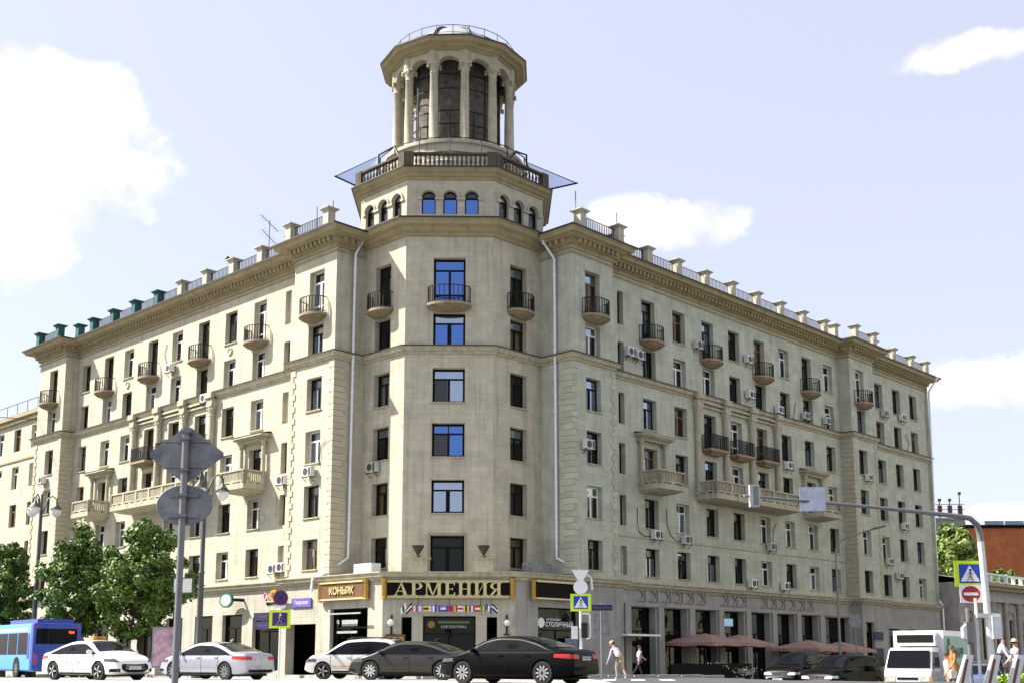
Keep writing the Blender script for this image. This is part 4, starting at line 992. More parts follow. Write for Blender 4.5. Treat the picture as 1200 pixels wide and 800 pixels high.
# left podium shop: white awning rail, plates
FASC = mat('grey_white_fascia', (.36, .36, .34), .6, var=.35, scale=9)
o = thing_at('shop_fascia', onwall(FL, -6.9, -PV-.2, 3.3), 'white strip light and small plates over dark shop door', 'fascia')
b = MB(); b.box(-1.7, 1.7, -.5, -.42, -.1, -.02); b.obj('rail', FASC, o)
b = MB(); b.box(-.5, .9, -.02, 0, -.75, -.4); b.obj('plate', FASC, o)
b = MB(); b.box(-.9, .9, -.05, 0, -1.15, -1.02); b.obj('strip', FASC, o)
inst('lettering', text_mesh('9', .5, FASC, .004), o, T((-.85, -.02, -.58)) @ UP)
b = MB(); b.box(.25, 1.05, -.02, 0, -2.3, -1.75); b.obj('notice', FASC, o)
# right podium shop lettering
o = thing_at('shop_lettering', onwall(FR, 7.45, -PV+.1, 2.75), 'white lettering on dark glass shop front', 'lettering')
inst('lettering', text_mesh('СТОЛИЧНЫЙ', .36, SWHITE, .004, bold=.005), o, T((.3, -.02, -.1)) @ UP); inst('lettering', text_mesh('на бульваре', .2, SWHITE, .004), o, T((-.2, -.02, .2)) @ UP)
b = MB(); b.lathe([(.24, -.01), (.28, -.01), (.28, .01), (.24, .01)], 16, M=T((-1.25, -.02, .0)) @ UP); b.obj('emblem', SWHITE, o)
b = MB(); b.box(-.55, .55, -.02, .0, 0, 1.1); b.box(-.45, .45, -.03, -.02, .1, 1.0)
tag(b.obj('notice_board', mat('slate_blue_notice', (.16, .17, .24), .6, var=.35, scale=14), None, onwall(FR, 8.5, -PV-.15, .8)), 'bluish notice board leaning at dark shop front', 'notice')
for (x, z, w_, h_) in ((46.2, 2.2, 1.5, .65), (46.2, .15, 1.4, 1.4)):
    b = MB(); b.box(-w_/2, w_/2, -.05, 0, 0, h_); tag(b.obj('wall_plate', DPURP, None, onwall(FR, x, -PV-.16, z)), ('dark blue name plate high on the grey pavilion wall' if h_ < 1 else 'square black panel low on the grey pavilion wall'), 'plate')
# door canopy right
o = thing_at('entrance_canopy', onwall(FR, 14.2, -.35, 2.1), 'flat white edged canopy over the side entrance', 'canopy')
b = MB(); b.box(-1.1, 2.2, -1.4, 0, 0, .12); b.obj('slab', SWHITE, o)
b = MB(); b.tube([(-.9, -1.2, .1), (-.9, 0, .8)], .02, 6); b.tube([(1.9, -1.2, .1), (1.9, 0, .8)], .02, 6); b.obj('stays', IRON, o)
SCR = mat('lit_screen', (.2, .4, .6), .4, var=.6, scale=6, emit=((.35, .6, .75), .18))
b = MB(); b.box(-.75, .75, -.08, 0, .2, .72); u_, z_ = hit('R', 856, 725, .4)
tag(b.obj('display_screen', SCR, None, onwall(FR, u_, -.02, 2.75)), 'lit blue white screen inside the cafe opening', 'screen')

# ---- air conditioners on the facades
a = MB(); a.box(-.42, .42, -.32, 0, 0, .58); acm = a.mesh('casing', ACW)
a = MB(); a.lathe([(.0, -.012), (.2, -.012), (.23, .01)], 16, M=T((-.1, -.325, .29)) @ UP); a.box(.2, .38, -.334, -.321, .06, .52); acf = a.mesh('fan_grille', ACD)
a = MB(); a.box(-.38, -.34, -.4, .0, -.04, 0); a.box(.34, .38, -.4, 0, -.04, 0); a.bar((-.36, -.36, -.02), (-.36, 0, -.3), .03); a.bar((.36, -.36, -.02), (.36, 0, -.3), .03); acb = a.mesh('bracket', IRON)
def ac(F, x, y, z, lab, grp):
    o = thing_at('air_conditioner', onwall(F, x, y-.12, z), lab, 'air conditioner', grp)
    inst('casing', acm, o); inst('fan_grille', acf, o); inst('bracket', acb, o)
BAYS = [(16.5, 'by the narrow windows'), (19.8, 'in the canopied balcony bay nearest the tower'), (22.8, 'between canopied balcony and giant columns'), (33.8, 'among the giant columns'), (36.9, 'just past the giant columns'), (40.4, 'in the canopied balcony bay away from tower'), (45, 'beside the far projecting bay'), (99, 'in the end section past the far bay')]
FLN = ['street', 'second', 'third', 'fourth', 'fifth', 'sixth', 'top']
def fln(z): return FLN[max(0, min(6, int((z-5.3)/3.3)+1))]
for px, py in ((739, 412), (750, 416), (819, 404), (878, 421), (880, 462), (914, 480), (945, 487), (970, 493), (1037, 484), (1058, 489), (925, 545), (770, 626), (805, 632), (1061, 616), (1043, 657), (905, 640), (883, 683), (921, 686), (1055, 674)):
    u_, z_ = hit('R', px, py, .3); ac(FR, u_, 0, z_-.3, 'air conditioner, %s floor, %s, shaded facade' % (fln(z_), next(t for a_, t in BAYS if u_ < a_)), 'air conditioners on the shaded facade')
for px, py in ((690, 520), (1019, 559)):
    u_, z_ = hit('R', px, py, PV+.3); ac(FR, u_, -PV, z_-.3, 'air conditioner on the %s projecting shaded bay' % ('near' if px < 800 else 'far'), 'air conditioners on the shaded bays')
for px, py in ((330, 562), (240, 466), (199, 431), (187, 534), (320, 666), (330, 664)):
    u_, z_ = hit('L', px, py, .3); ac(FL, -u_, 0, z_-.3, 'air conditioner, %s floor, %s, sunlit facade' % (fln(z_), next(t for a_, t in BAYS if u_-.9 < a_)), 'air conditioners on the sunlit facade')
for px, py in ((361, 552), (49, 562)):
    u_, z_ = hit('L', px, py, PV+.3); ac(FL, -u_, -PV, z_-.3, 'air conditioner on the %s projecting sunlit bay' % ('near' if px > 200 else 'far'), 'air conditioners on the sunlit bays')
u_, z_ = hit('L', 436, 547, -TP+.3); ac(FL, -u_, TP, z_-.3, 'white air conditioner with hose on the tower side wall', None)

# ---- roof aerials and the safety nets round the tower terrace
def mast(name, M, h, lab, cat='aerial'):
    o = thing_at(name, M, lab, cat); b = MB(); b.tube([(0, 0, 0), (0, 0, h)], .035, 6); b.obj('pole', POLE, o); return o
o = mast('television_aerial', BW @ T((1.2, 19.8, 26.5)), 4.2, 'tall television aerial with three yagi arms on sunlit roof')
for z, L in ((4.0, .9), (3.0, .8), (1.5, 1.0)):
    b = MB(); b.tube([(-L, -.3, z+.25), (L, .3, z-.25)], .025, 6)
    for k in range(7): q = -1+k/3; b.tube([(q*L-.1, q*.3+.35, z-q*.25), (q*L+.1, q*.3-.35, z-q*.25)], .012, 5)
    b.obj('yagi', POLE, o)
o = mast('roof_mast', BW @ T((15.6, .6, 26.5)), 3.6, 'thin mast with round satellite dish on the shaded roof')
b = MB(); b.lathe([(.0, .06), (.2, .03), (.36, -.05)], 16, M=T((.2, -.25, 1.5)) @ UP); b.obj('dish', POLE, o, smooth=1)
mast('lightning_rod', BW @ T((9.3, -1.2, 27.7)), 1.5, 'short rod standing on the corner post of shaded roof')
mast('lightning_rod', BW @ T((-1.2, 9.4, 27.7)), .8, 'short rod standing on the corner post of sunlit roof')
mast('lightning_rod', BW @ T((-1.0, 11.3, 26.5)), 2.2, 'thin spike behind railing of the sunlit bay roof')
mast('lightning_rod', BW @ T((54.5, .5, 26.5)), 2.0, 'thin spike at the far end of shaded roof')
o = mast('camera_mast', BW @ T((.4, 22.9, 26.5)), 1.6, 'short mast with floodlight on the sunlit roof')
b = MB(); b.mbox(T((-.3, 0, 1.75)) @ Matrix.Rotation(.6, 4, 'Y'), .7, .2, .25); b.obj('floodlight', IRON, o)
netm = bpy.data.materials.new('blue_safety_net'); netm.use_nodes = True; t_ = netm.node_tree; p_ = t_.nodes['Principled BSDF']
p_.inputs['Base Color'].default_value = (.16, .32, .75, 1); p_.inputs['Roughness'].default_value = .7; p_.inputs['Alpha'].default_value = .5
for s, lab, A_, B_, C_ in ((-1, 'pale blue safety net on outrigger pole over the sunlit side', (393, 207), (428, 223), (442, 184)), (1, 'pale blue safety net on outrigger pole over the shaded side', (676, 215), (640, 223), (616, 190))):
    o = empty('safety_net', (*UV(*TC), 0), label=lab, cat='net'); cx, cy = UV(*TC)
    def W3(p, Y): z = ZP(p[1], Y); return Vector((XP(p[0], Y, z)-cx, Y-cy, z))
    A3, B3, C3 = W3(A_, 69.5), W3(B_, 70.0), W3(C_, 72.5)
    b = MB(); b.sheet(8, 8, lambda i, j: A3.lerp(B3, i).lerp(C3, j)+Vector((0, .12*sin(i*3)*sin(j*3), -.12*sin(pi*i)*sin(pi*j)))); b.obj('net', netm, o, smooth=1)
    b = MB(); b.tube([A3+(A3-B3)*.03, B3+(B3-A3)*.25], .055, 6); b.obj('outrigger_pole', IRON, o)
    b = MB(); b.tube([A3, C3, B3], .03, 5); b.obj('edge_rope', IRON, o)
    S0, S1 = W3((462 if s < 0 else 605, 172 if s < 0 else 178), 68.6), W3((476 if s < 0 else 582, 200 if s < 0 else 199), 66.2)
    b = MB(); b.tube([S0, S1], .09, 6); b.obj('strut', IRON, o)
    E0 = W3((444 if s < 0 else 617, 182 if s < 0 else 182), 70.5)
    b = MB(); b.tube([S0, E0, E0+Vector((0, 0, -1.1))], .06, 6); b.obj('frame', IRON, o)

# ------------------------------------------------------------------ neighbouring buildings
def simple_house(name, label, F, x0, x1, ztop, rows, xs_, wd, m, depth=12, corn=.5, roofm=ROOF, arch=False):
    root = empty(name, label=label, cat='building'); root.matrix_world = BW @ F
    holes = [(x-wd/2, x+wd/2, a, b_) for x in xs_ for a, b_ in rows]
    b = MB()
    X = sorted(set([x0, x1]+[h[i] for h in holes for i in (0, 1)])); Z = sorted(set([GZ0, ztop]+[h[i] for h in holes for i in (2, 3)]))
    for i in range(len(X)-1):
        for j in range(len(Z)-1):
            cx, cz = (X[i]+X[i+1])/2, (Z[j]+Z[j+1])/2
            if any(h[0] < cx < h[1] and h[2] < cz < h[3] for h in holes): continue
            b.add([(X[i],0,Z[j]),(X[i+1],0,Z[j]),(X[i+1],0,Z[j+1]),(X[i],0,Z[j+1])], [(0,1,2,3)])
    for (a, c, d, e) in holes: b.add([(a,0,d),(c,0,d),(c,0,e),(a,0,e),(a,.32,d),(c,.32,d),(c,.32,e),(a,.32,e)], [(0,1,5,4),(1,2,6,5),(2,3,7,6),(3,0,4,7)])
    b.add([(x0,0,GZ0),(x0,depth,GZ0),(x0,depth,ztop),(x0,0,ztop)], [(0,1,2,3)]); b.add([(x1,0,GZ0),(x1,depth,GZ0),(x1,depth,ztop),(x1,0,ztop)], [(3,2,1,0)]); b.add([(x0,depth,GZ0),(x1,depth,GZ0),(x1,depth,ztop),(x0,depth,ztop)], [(3,2,1,0)])
    b.obj('wall', m, root)
    b = MB(); b.box(x0+.1, x1-.1, 2.2, 2.3, GZ0, ztop-.2); b.obj('inner_wall', ROOM, root)
    b = MB(); b.box(x0, x1, -corn, 0, ztop-.15, ztop+.2); b.box(x0, x1, -corn*.6, 0, ztop-.5, ztop-.15); b.obj('cornice', TRIM, root)
    b = MB(); b.add([(x0-.1,-corn,ztop+.205),(x1+.1,-corn,ztop+.205),(x1+.1,depth/2,ztop+1.4),(x0-.1,depth/2,ztop+1.4),(x1+.1,depth+corn,ztop+.2),(x0-.1,depth+corn,ztop+.2)], [(0,1,2,3),(3,2,4,5)]); b.obj('roof', roofm, root)
    for (a, c, d, e) in holes:
        wd_, ht = c-a, e-d; fm = rnd.choice((FDARK, FWHITE, FBROWN)); fme, pmm, pc = window_mesh(wd_, ht, 'std', fm)
        o = inst('window', fme, root, T(((a+c)/2, .26, d)))
        for i, g in enumerate(pmm):
            if (i, GLASS.name) not in pc: pc[i, GLASS.name] = g.mesh('pane', GLASS)
            inst('pane', pc[i, GLASS.name], o)
        if rnd.random() < .6: inst('curtain', curtain_mesh(-wd_/2+.05, wd_/2-.05, .05, ht-.05, rnd.choice((CURT, CURTO)), 'h'), o)
    return root
nz_ = [hit('L', 40, y)[1] for y in (497, 523, 541, 567)]
fh = (nz_[0]-nz_[2])
lrows = [(nz_[1]-k*fh, nz_[0]-k*fh) for k in range(5)]
zt_ = hit('L', 42, 480, .5)[1]
lh = simple_house('neighbouring_house', 'lower cream apartment house joined to the far left end', FL, -92, -50.05, zt_, [(max(.5, a), b_) for a, b_ in lrows], [-52.7-3.55*k for k in range(11)], 1.4, WALL)
b = MB()
for k in range(20): b.box(-92+k*2.1, -91.96+k*2.1, -.2, -.16, zt_+.2, zt_+1.3)
b.box(-92, -50.1, -.2, -.16, zt_+1.26, zt_+1.3); b.obj('roof_railing', IRON, lh)
b = MB(); b.box(-92, -50.06, -.1, 0, nz_[1]-.9, nz_[1]-.75); b.obj('string_course', TRIM, lh)
FOP = T((0, -37, 0)) @ RZ(pi)                                     # added unseen house across the side street, bounces sun onto the right wing
simple_house('light_bounce_house', 'added unseen pale cream house bouncing sunlight onto the shaded wing', FOP, -84, -13, 21, [(1.0+3.4*k, 2.9+3.4*k) for k in range(6)], [-82+4.1*k for k in range(17)], 1.5, mat('pale_cream_render', (.55, .50, .40), .85, var=.1, scale=.5), depth=14)
OLD = mat('old_mansion_stucco', (.36, .34, .31), .85, var=.2, scale=1.2, bump=.3, streak=.3)
FO = FR @ T((0, -1.5, 0))
mh = simple_house('old_mansion', 'low grey stucco mansion with half columns and arched windows beyond the big house', FO, 61.5, 92, 7.6, [(.6, 4.4)], [63.5+3.3*k for k in range(9)], 1.3, OLD, corn=.8, roofm=mat('pale_roof_sheet', (.42, .42, .40), .6, var=.2))
for k in range(9):
    x = 63.5+3.3*k
    b = MB()
    for i in range(10):
        a0, a1 = pi*i/10, pi*(i+1)/10; b.bar((x+.78*cos(a0), -.06, 4.4+.78*sin(a0)), (x+.78*cos(a1), -.06, 4.4+.78*sin(a1)), .16, .14)
    for s in (-1, 1): b.box(x+s*.78-.08, x+s*.78+.08, -.12, 0, -.5, 4.4)
    b.box(x-1.0, x+1.0, -.25, 0, -.1, .45); b.obj('window_surround', OLD, mh)
    b = MB(); b.lathe([(.3, GZ0), (.3, .3), (.24, .4), (.22, 5.6), (.33, 5.9), (.33, 6.0)], 12, c=(x+1.65, -.2)); b.obj('half_column', OLD, mh, smooth=.6)
b = MB(); b.box(61.5, 92, -.45, 0, 6.0, 6.5); b.obj('architrave', OLD, mh)
b = MB()
for k in range(16): b.box(62+k*1.9, 62.3+k*1.9, -.6, -.3, 7.82, 8.5)
b.box(61.6, 91, -.62, -.28, 8.5, 8.65); b.obj('roof_parapet', SWHITE, mh)
BRICK = mat('orange_red_brick', (.46, .15, .05), .9, var=.25, scale=.8, brick=(.5, .16, .02, .6))
yb = 150
z1_ = ZP(618, yb)
rb_ = empty('brick_building', (XP(1150, yb, z1_), yb, 0), label='tall windowless orange brick building behind the trees', cat='building')
b = MB(); b.box(-2, 40, 0, 14, GZ0, z1_); b.obj('wall', BRICK, rb_); b = MB(); b.box(-2.2, 40.2, -.2, 14.2, z1_, z1_+.4); b.obj('coping', DKBR, rb_)
b = MB(); b.box(2, 40, 4, 12, z1_+.4, z1_+1.4); b.obj('penthouse', mat('blue_grey_glazing', (.25, .32, .42), .3, var=.3, scale=1.5), rb_)
for k in range(14): b = MB(); b.box(2+k*2.7, 2.15+k*2.7, 3.9, 4.0, z1_+.4, z1_+1.4); b.obj('mullion', FWHITE, rb_)
yb = 170; z1_ = ZP(608, yb); xb0 = XP(1085, yb, z1_); xb1 = XP(1131, yb, z1_)
gb = empty('green_building', (xb0, yb, 0), label='plain pale green block with rooftop letters frame far behind', cat='building')
b = MB(); b.box(0, xb1-xb0, 0, 14, GZ0, z1_); b.obj('wall', mat('sage_render', (.27, .30, .24), .9, var=.15, scale=.5), gb)
b = MB(); b.box(-.1, xb1-xb0+.1, -.15, 14.1, z1_, z1_+.25); b.obj('coping', OLD, gb)
for k in range(4):
    x = 1.0+k*1.5; b = MB(); b.bar((x, 1, z1_+.2), (x, 1, z1_+(4.0 if k in (0, 3) else 3.0)), .12); b.box(x-.3, x+.3, .8, 1.1, z1_+.5, z1_+2.2); b.mbox(T((x, .9, z1_+(4.0 if k in (0, 3) else 3.0))), .4, .3, .4); b.obj('roof_letter_frame', mat('rust_steel_%d' % k, (.10, .05, .045), .8, var=.3), gb)
b = MB()
for z in (.8, 1.6, 2.4): b.bar((.6, 1.1, z1_+z), (6.2, 1.1, z1_+z), .08)
b.obj('roof_truss', IRON, gb)

# ------------------------------------------------------------------ trees
def tree(x, y, h, rx, rz_, zc, label, seed, m=LEAFA, n=9000, leaf=.2, group=None):
    r = random.Random(seed); g = gz(x, y)
    root = empty('tree', (x, y, g), label=label, cat='tree', group=group)
    tb = MB(); base = zc-rz_*.9
    tb.tube([(0, 0, -.3), (.03, 0, base*.6), (0, .05, base), (.1, 0, zc)], [h*.028, h*.022, h*.019, h*.01], 10)
    tips = []
    for k in range(16):
        a = r.uniform(0, 2*pi); z0 = r.uniform(base, zc); t_ = r.uniform(.35, .62)
        e = Vector((cos(a)*rx*t_, sin(a)*rx*t_, zc+r.uniform(-.6, .45)*rz_))
        m_ = Vector((cos(a)*rx*.25, sin(a)*rx*.25, (z0+e.z)/2)); tb.tube([(0, 0, z0), m_, e], [h*.011, h*.007, h*.003], 6); tips.append(e)
    tb.obj('trunk', BARK, root, smooth=1)
    # clumps over the crown, leaves through each clump
    cl = []
    for k in range(85):
        while True:
            p = Vector((r.uniform(-1, 1), r.uniform(-1, 1), r.uniform(-1, 1)))
            if .25 < p.length < 1: break
        tap = 1-.45*max(0, p.z)-.18*max(0, -p.z)
        c = Vector((p.x*rx*tap, p.y*rx*tap, zc+p.z*rz_)); cl.append((c, r.uniform(.11, .25)*rx))
    cb_ = MB()
    for i in range(n):
        c, cr = cl[r.randrange(len(cl))]
        d = Vector((r.gauss(0, 1), r.gauss(0, 1), r.gauss(0, .75))); d = d.normalized()*cr*1.15*r.random()**.45
        p = c+d; s = leaf*r.uniform(.6, 1.25)
        nrm_ = (d.normalized()+Vector((r.gauss(0, .5), r.gauss(0, .5), r.gauss(.35, .5)))).normalized()
        q = nrm_.to_track_quat('Z', 'Y').to_matrix() @ Matrix.Rotation(r.uniform(0, 6.28), 3, 'Z')
        ax, ay = q.col[0]*s*.5, q.col[1]*s*.8
        cb_.add([p-ay, p+ax-ay*.1, p+ay, p-ax-ay*.1], [(0,1,2,3)])
    cb_.obj('crown', m, root)
def tree_px(px, y, top, hw, bot, lab, seed, **kw):
    zt_ = ZP(top, y); zb_ = ZP(bot, y); x = XP(px, y); rx = hw/F_PX*y
    g = gz(x, y); tree(x, y, zt_-g, rx, (zt_-zb_)/2, (zt_+zb_)/2-g, lab, seed, **kw)
tree_px(163, 66, 602, 57, 752, 'leafy street tree beside the lit poster case, tallest of the row', 5, n=24000, leaf=.155)
tree_px(88, 70, 618, 50, 748, 'leafy street tree between the lamp post and tallest tree', 8, n=19000, leaf=.155)
tree_px(3, 74, 630, 36, 748, 'leafy street tree standing behind the blue bus', 9, n=15000, leaf=.16)
tree_px(1122, 128, 617, 38, 690, 'bright green tree rising behind the old mansion roof', 12, m=LEAFB, n=9000, leaf=.38)
tree_px(1182, 122, 668, 22, 700, 'small dark tree in front of the orange brick wall', 13, m=LEAFA, n=3000, leaf=.35)
for px, lab, sd in ((60, 'clipped shrub at the kerb behind the taxi', 3),):
    pass

# ------------------------------------------------------------------ street lamps
def historic_lamp(px, y, top, label):
    x = XP(px, y); g = gz(x, y); zt_ = ZP(top, y)-g
    o = empty('street_lamp', (x, y, g), label=label, cat='street lamp', group='old style street lamps')
    b = MB(); b.lathe([(.3, 0), (.3, .5), (.22, .6), (.2, 1.3), (.15, 1.4), (.13, zt_*.5), (.16, zt_*.5+.05), (.12, zt_*.5+.12), (.1, zt_-1.2), (.14, zt_-1.15), (.08, zt_-1.0), (.06, zt_)], 12); b.obj('post', POLEG, o, smooth=.6)
    for k in range(3):
        a = k*2*pi/3+.5; cx, cy = cos(a), sin(a)
        b = MB(); b.tube([(cx*.08, cy*.08, zt_-1.2), (cx*.35, cy*.35, zt_-.3), (cx*.6, cy*.6, zt_-.1), (cx*.85, cy*.85, zt_-.3), (cx*.85, cy*.85, zt_-.6)], .04, 8); am = b.obj('arm', POLEG, o, smooth=1)
        b = MB(); b.lathe([(.06, zt_-.5), (.1, zt_-.62), (.32, zt_-.86), (.36, zt_-.92), (.3, zt_-.92)], 14, c=(cx*.85, cy*.85)); b.obj('lamp_hood', POLEG, am, smooth=.8)
        b = MB(); b.lathe([(.28, zt_-.9), (.3, zt_-1.0), (.22, zt_-1.25), (.05, zt_-1.38), (0, zt_-1.38)], 14, c=(cx*.85, cy*.85)); b.obj('lamp_globe', WLAMP, am, smooth=1)
historic_lamp(232, 55, 552, 'old style three lantern lamp post beside the round sign'); historic_lamp(37, 69, 578, 'old style three lantern lamp post behind the blue bus')
y_ = 74; x_ = XP(985, y_); g_ = gz(x_, y_); zt_ = ZP(628, y_)-g_
o = empty('street_lamp', (x_, y_, g_), label='slim modern lamp post with one curved arm before the cafe', cat='street lamp')
b = MB(); b.tube([(0, 0, 0), (0, 0, 2), (0, 0, zt_-.9), (.12, -.02, zt_-.45), (.6, -.05, zt_-.1), (1.5, -.1, zt_+.2), (2.4, -.1, zt_+.45)], [.1, .09, .06, .055, .05, .045, .04], 8); b.obj('post', POLE, o, smooth=1)
b = MB(); b.mbox(T((2.75, -.1, zt_+.55)) @ Matrix.Rotation(-.22, 4, 'Y'), .9, .3, .1); b.obj('lamp_head', POLEG, o)

# ------------------------------------------------------------------ road signs
def plate(poly, m, th=.012): b = MB(); b.prism(poly, -th/2, th/2, M=UP); return b
def ring(r, n=28): return [(r*cos(2*pi*i/n), r*sin(2*pi*i/n)) for i in range(n)]
def walker(b, s=1.0, stairs=False):
    """pedestrian pictogram in xz, drawn as flat bars"""
    def br(x0, z0, x1, z1, w_): b.bar((x0*s, 0, z0*s), (x1*s, 0, z1*s), w_*s*1.5, .006)
    b.lathe([(0, -.003), (.05*s, -.003), (.05*s, .003), (0, .003)], 10, M=T((.02*s, 0, .2*s)) @ UP)
    br(.01, .14, -.01, -.03, .08); br(-.01, -.02, .08, -.14, .05); br(.08, -.13, .1, -.24, .045); br(-.01, -.02, -.06, -.13, .05); br(-.06, -.12, -.14, -.22, .045)
    br(.02, .13, .11, .03, .035); br(0, .13, -.09, .05, .035)
def ped_sign(parent, M, size, stairs=False, flip=1):
    b = plate([(-size/2, -size*.42), (size/2, -size*.42), (size/2, size*.42), (-size/2, size*.42)], FLUO); o = b.obj('sign_plate', FLUO, parent, M)
    k = size*.35; b = MB(); b.box(-k, k, -.012, -.008, -k*.88, k*.88); b.obj('blue_panel', SBLUE if not stairs else MAT['dull_indigo'], o)
    if not stairs:
        b = plate([(-k*.9, -k*.72), (k*.9, -k*.72), (0, k*.78)], SWHITE, .004); b.obj('white_triangle', SWHITE, o, T((0, -.016, 0)))
        b = MB(); walker(b, size*.86); b.obj('walking_figure', SBLACK, o, T((0, -.022, -size*.055)) @ Matrix.Diagonal((flip, 1, 1, 1)))
    else:
        b = MB(); walker(b, size*1.05); b.bar((-.25*size, 0, -.28*size), (.3*size, 0, -.2*size), .03, .006); b.obj('walking_figure', SWHITE, o, T((0, -.016, 0)))
    return o
# near signs seen from behind: diamond over disc on a leaning post
y_ = 15.0; x_ = XP(209, y_, 1.5)
o = empty('road_sign', (x_, y_, -.0), label='back of diamond sign above round sign on a grey post', cat='road sign')
b = MB(); b.tube([(0, 0, -.2), (0, 0, 3.75)], .045, 12); b.box(-.06, .06, -.06, .06, 3.72, 3.76); b.obj('post', POLE, o, smooth=.8)
dz = ZP(531, y_); s_ = .5; VS = .73
ds = MB(); ds.prism([(0, -s_*1.02), (.05, -s_*.98), (s_*.97, -.04), (s_*.97, .04), (.05, s_*.98), (-.05, s_*.98), (-s_*.97, .04), (-s_*.97, -.04), (-.05, -s_*.98)], -.012, .012, M=T((0, .075, dz)) @ Matrix.Diagonal((1, 1, VS, 1)) @ Matrix.Rotation(pi/2, 4, 'X'))
q = ds.obj('diamond_plate', SIGNBK, o)
b = MB()
for z in (-.22, .2): b.box(-.06, .06, -.06, .062, dz+z-.02, dz+z+.02)
for z in (.18, -.16): b.box(-.3, .3, .045, .06, dz+z-.02, dz+z+.02)
b.obj('clamp', SIGNBK, q)
dz2 = ZP(590.5, y_); b = MB(); b.lathe([(.0, -.012), (.36, -.012), (.37, .0), (.36, .012), (0, .012)], 36, M=T((0, .075, dz2)) @ Matrix.Diagonal((1, 1, VS, 1)) @ UP); q = b.obj('round_plate', SIGNBK, o)
b = MB()
for z in (-.15, .12): b.box(-.06, .06, -.06, .062, dz2+z-.02, dz2+z+.02); b.box(-.2, .2, .045, .06, dz2+z-.02, dz2+z+.02)
b.obj('clamp', SIGNBK, q)
# centre group with signal
y_ = 44; x_ = XP(681, y_); g_ = gz(x_, y_); sc = y_*.987/F_PX
o = empty('traffic_signal', (x_, y_, g_), label='pole with pedestrian crossing sign, white sign backs and traffic light', cat='traffic light')
def ZL(py): return ZP(py, y_)-g_
b = MB(); b.tube([(0, 0, 0), (0, 0, ZL(668))], .055, 10); b.obj('post', POLEW, o, smooth=1)
b = plate([(-.33, .28), (.33, .28), (0, -.3)], SWHITE); b.obj('triangle_plate', SWHITE, o, T((0, -.07, ZL(676))))
b = MB(); b.lathe([(0, -.01), (.27, -.01), (.27, .01), (0, .01)], 24, M=UP); b.obj('round_plate', SWHITE, o, T((0, -.07, ZL(687.5))))
ped_sign(o, T((0, -.09, ZL(705.5))), .78)
b = MB(); b.box(-.36, -.12, -.06, .0, ZL(748), ZL(733)); b.obj('control_box', POLEW, o)
b = MB(); b.box(.02, .24, -.18, .1, ZL(747), ZL(729)); 
for z in (742.5, 738, 733.5): b.lathe([(.07, -.1), (.08, 0)], 10, M=T((.13, -.2, ZL(z))) @ UP)
q = b.obj('signal_head', SBLACK, o)
b = MB(); b.lathe([(0, -.01), (.065, 0)], 12, M=T((.13, -.19, ZL(733.5))) @ UP); b.obj('red_lens', SRED, q)
b = MB(); b.tube([(0, 0, ZL(718)), (.3, 0, ZL(718)), (.34, 0, ZL(720)), (.34, 0, ZL(745)), (.3, 0, ZL(747)), (.2, 0, ZL(747))], .045, 8); b.obj('bracket', POLEW, o, smooth=1)
# sign backs on the thin pole further on
y_ = 52; x_ = XP(705, y_); g_ = gz(x_, y_); ZL = lambda py: ZP(py, y_)-g_
o = empty('road_sign', (x_, y_, g_), label='thin pole with dark blue board over two grey sign backs', cat='road sign')
b = MB(); b.tube([(0, 0, 0), (0, 0, ZL(706))], .04, 8); b.obj('post', POLE, o)
b = MB(); b.box(-.42, .5, -.06, -.04, ZL(715), ZL(708)); q = b.obj('name_board', DPURP, o); inst('lettering', text_mesh('Тверской б-р', .13, PURP, .002), q, T((.04, -.064, ZL(711.5))) @ UP)
for xa, xb_ in ((-.36, -.06), (.06, .36)): b = MB(); b.box(xa, xb_, -.06, -.045, ZL(744), ZL(716)); b.obj('grey_plate', SIGNBK, o)
# left: no stopping disc over subway sign
y_ = 52; x_ = XP(327, y_); g_ = gz(x_, y_); ZL = lambda py: ZP(py, y_)-g_
o = empty('road_sign', (x_, y_, g_), label='no stopping disc above yellow bordered subway sign by the archway', cat='road sign')
b = MB(); b.tube([(0, 0, 0), (0, 0, ZL(691))], .04, 8); b.obj('post', POLEW, o)
b = MB(); b.lathe([(0, -.01), (.33, -.01), (.34, .01), (0, .01)], 28, M=UP); q = b.obj('disc', mat('dull_red', (.16, .015, .03), .5, var=.05), o, T((0, -.07, ZL(700))))
b = MB(); b.lathe([(0, -.004), (.28, -.004), (.28, .004), (0, .004)], 28, M=UP); b.obj('blue_face', mat('dull_indigo', (.045, .02, .13), .5, var=.05), q, T((0, -.014, 0)))
for s in (-1, 1): b = MB(); b.bar((-.19, 0, -.19*s), (.19, 0, .19*s), .06, .006); b.obj('red_bar', MAT['dull_red'], q, T((0, -.022-.003*s, 0)))
b = MB(); b.box(-.28, .22, -.07, -.06, ZL(712), ZL(709)); b.obj('arrow_plate', SWHITE, o)
ped_sign(o, T((0, -.09, ZL(725))), .95, stairs=True)
# dark round sign back before the cafe
y_ = 70; x_ = XP(1004, y_); g_ = gz(x_, y_); ZL = lambda py: ZP(py, y_)-g_
o = empty('road_sign', (x_, y_, g_), label='dark back of a round sign on a pole before the cafe', cat='road sign')
b = MB(); b.tube([(0, 0, 0), (0, 0, ZL(720))], .04, 8); b.obj('post', POLE, o)
b = MB(); b.lathe([(0, -.01), (.4, -.01), (.4, .01), (0, .01)], 24, M=UP); b.obj('round_plate', SIGNBK, o, T((0, -.06, ZL(727))))

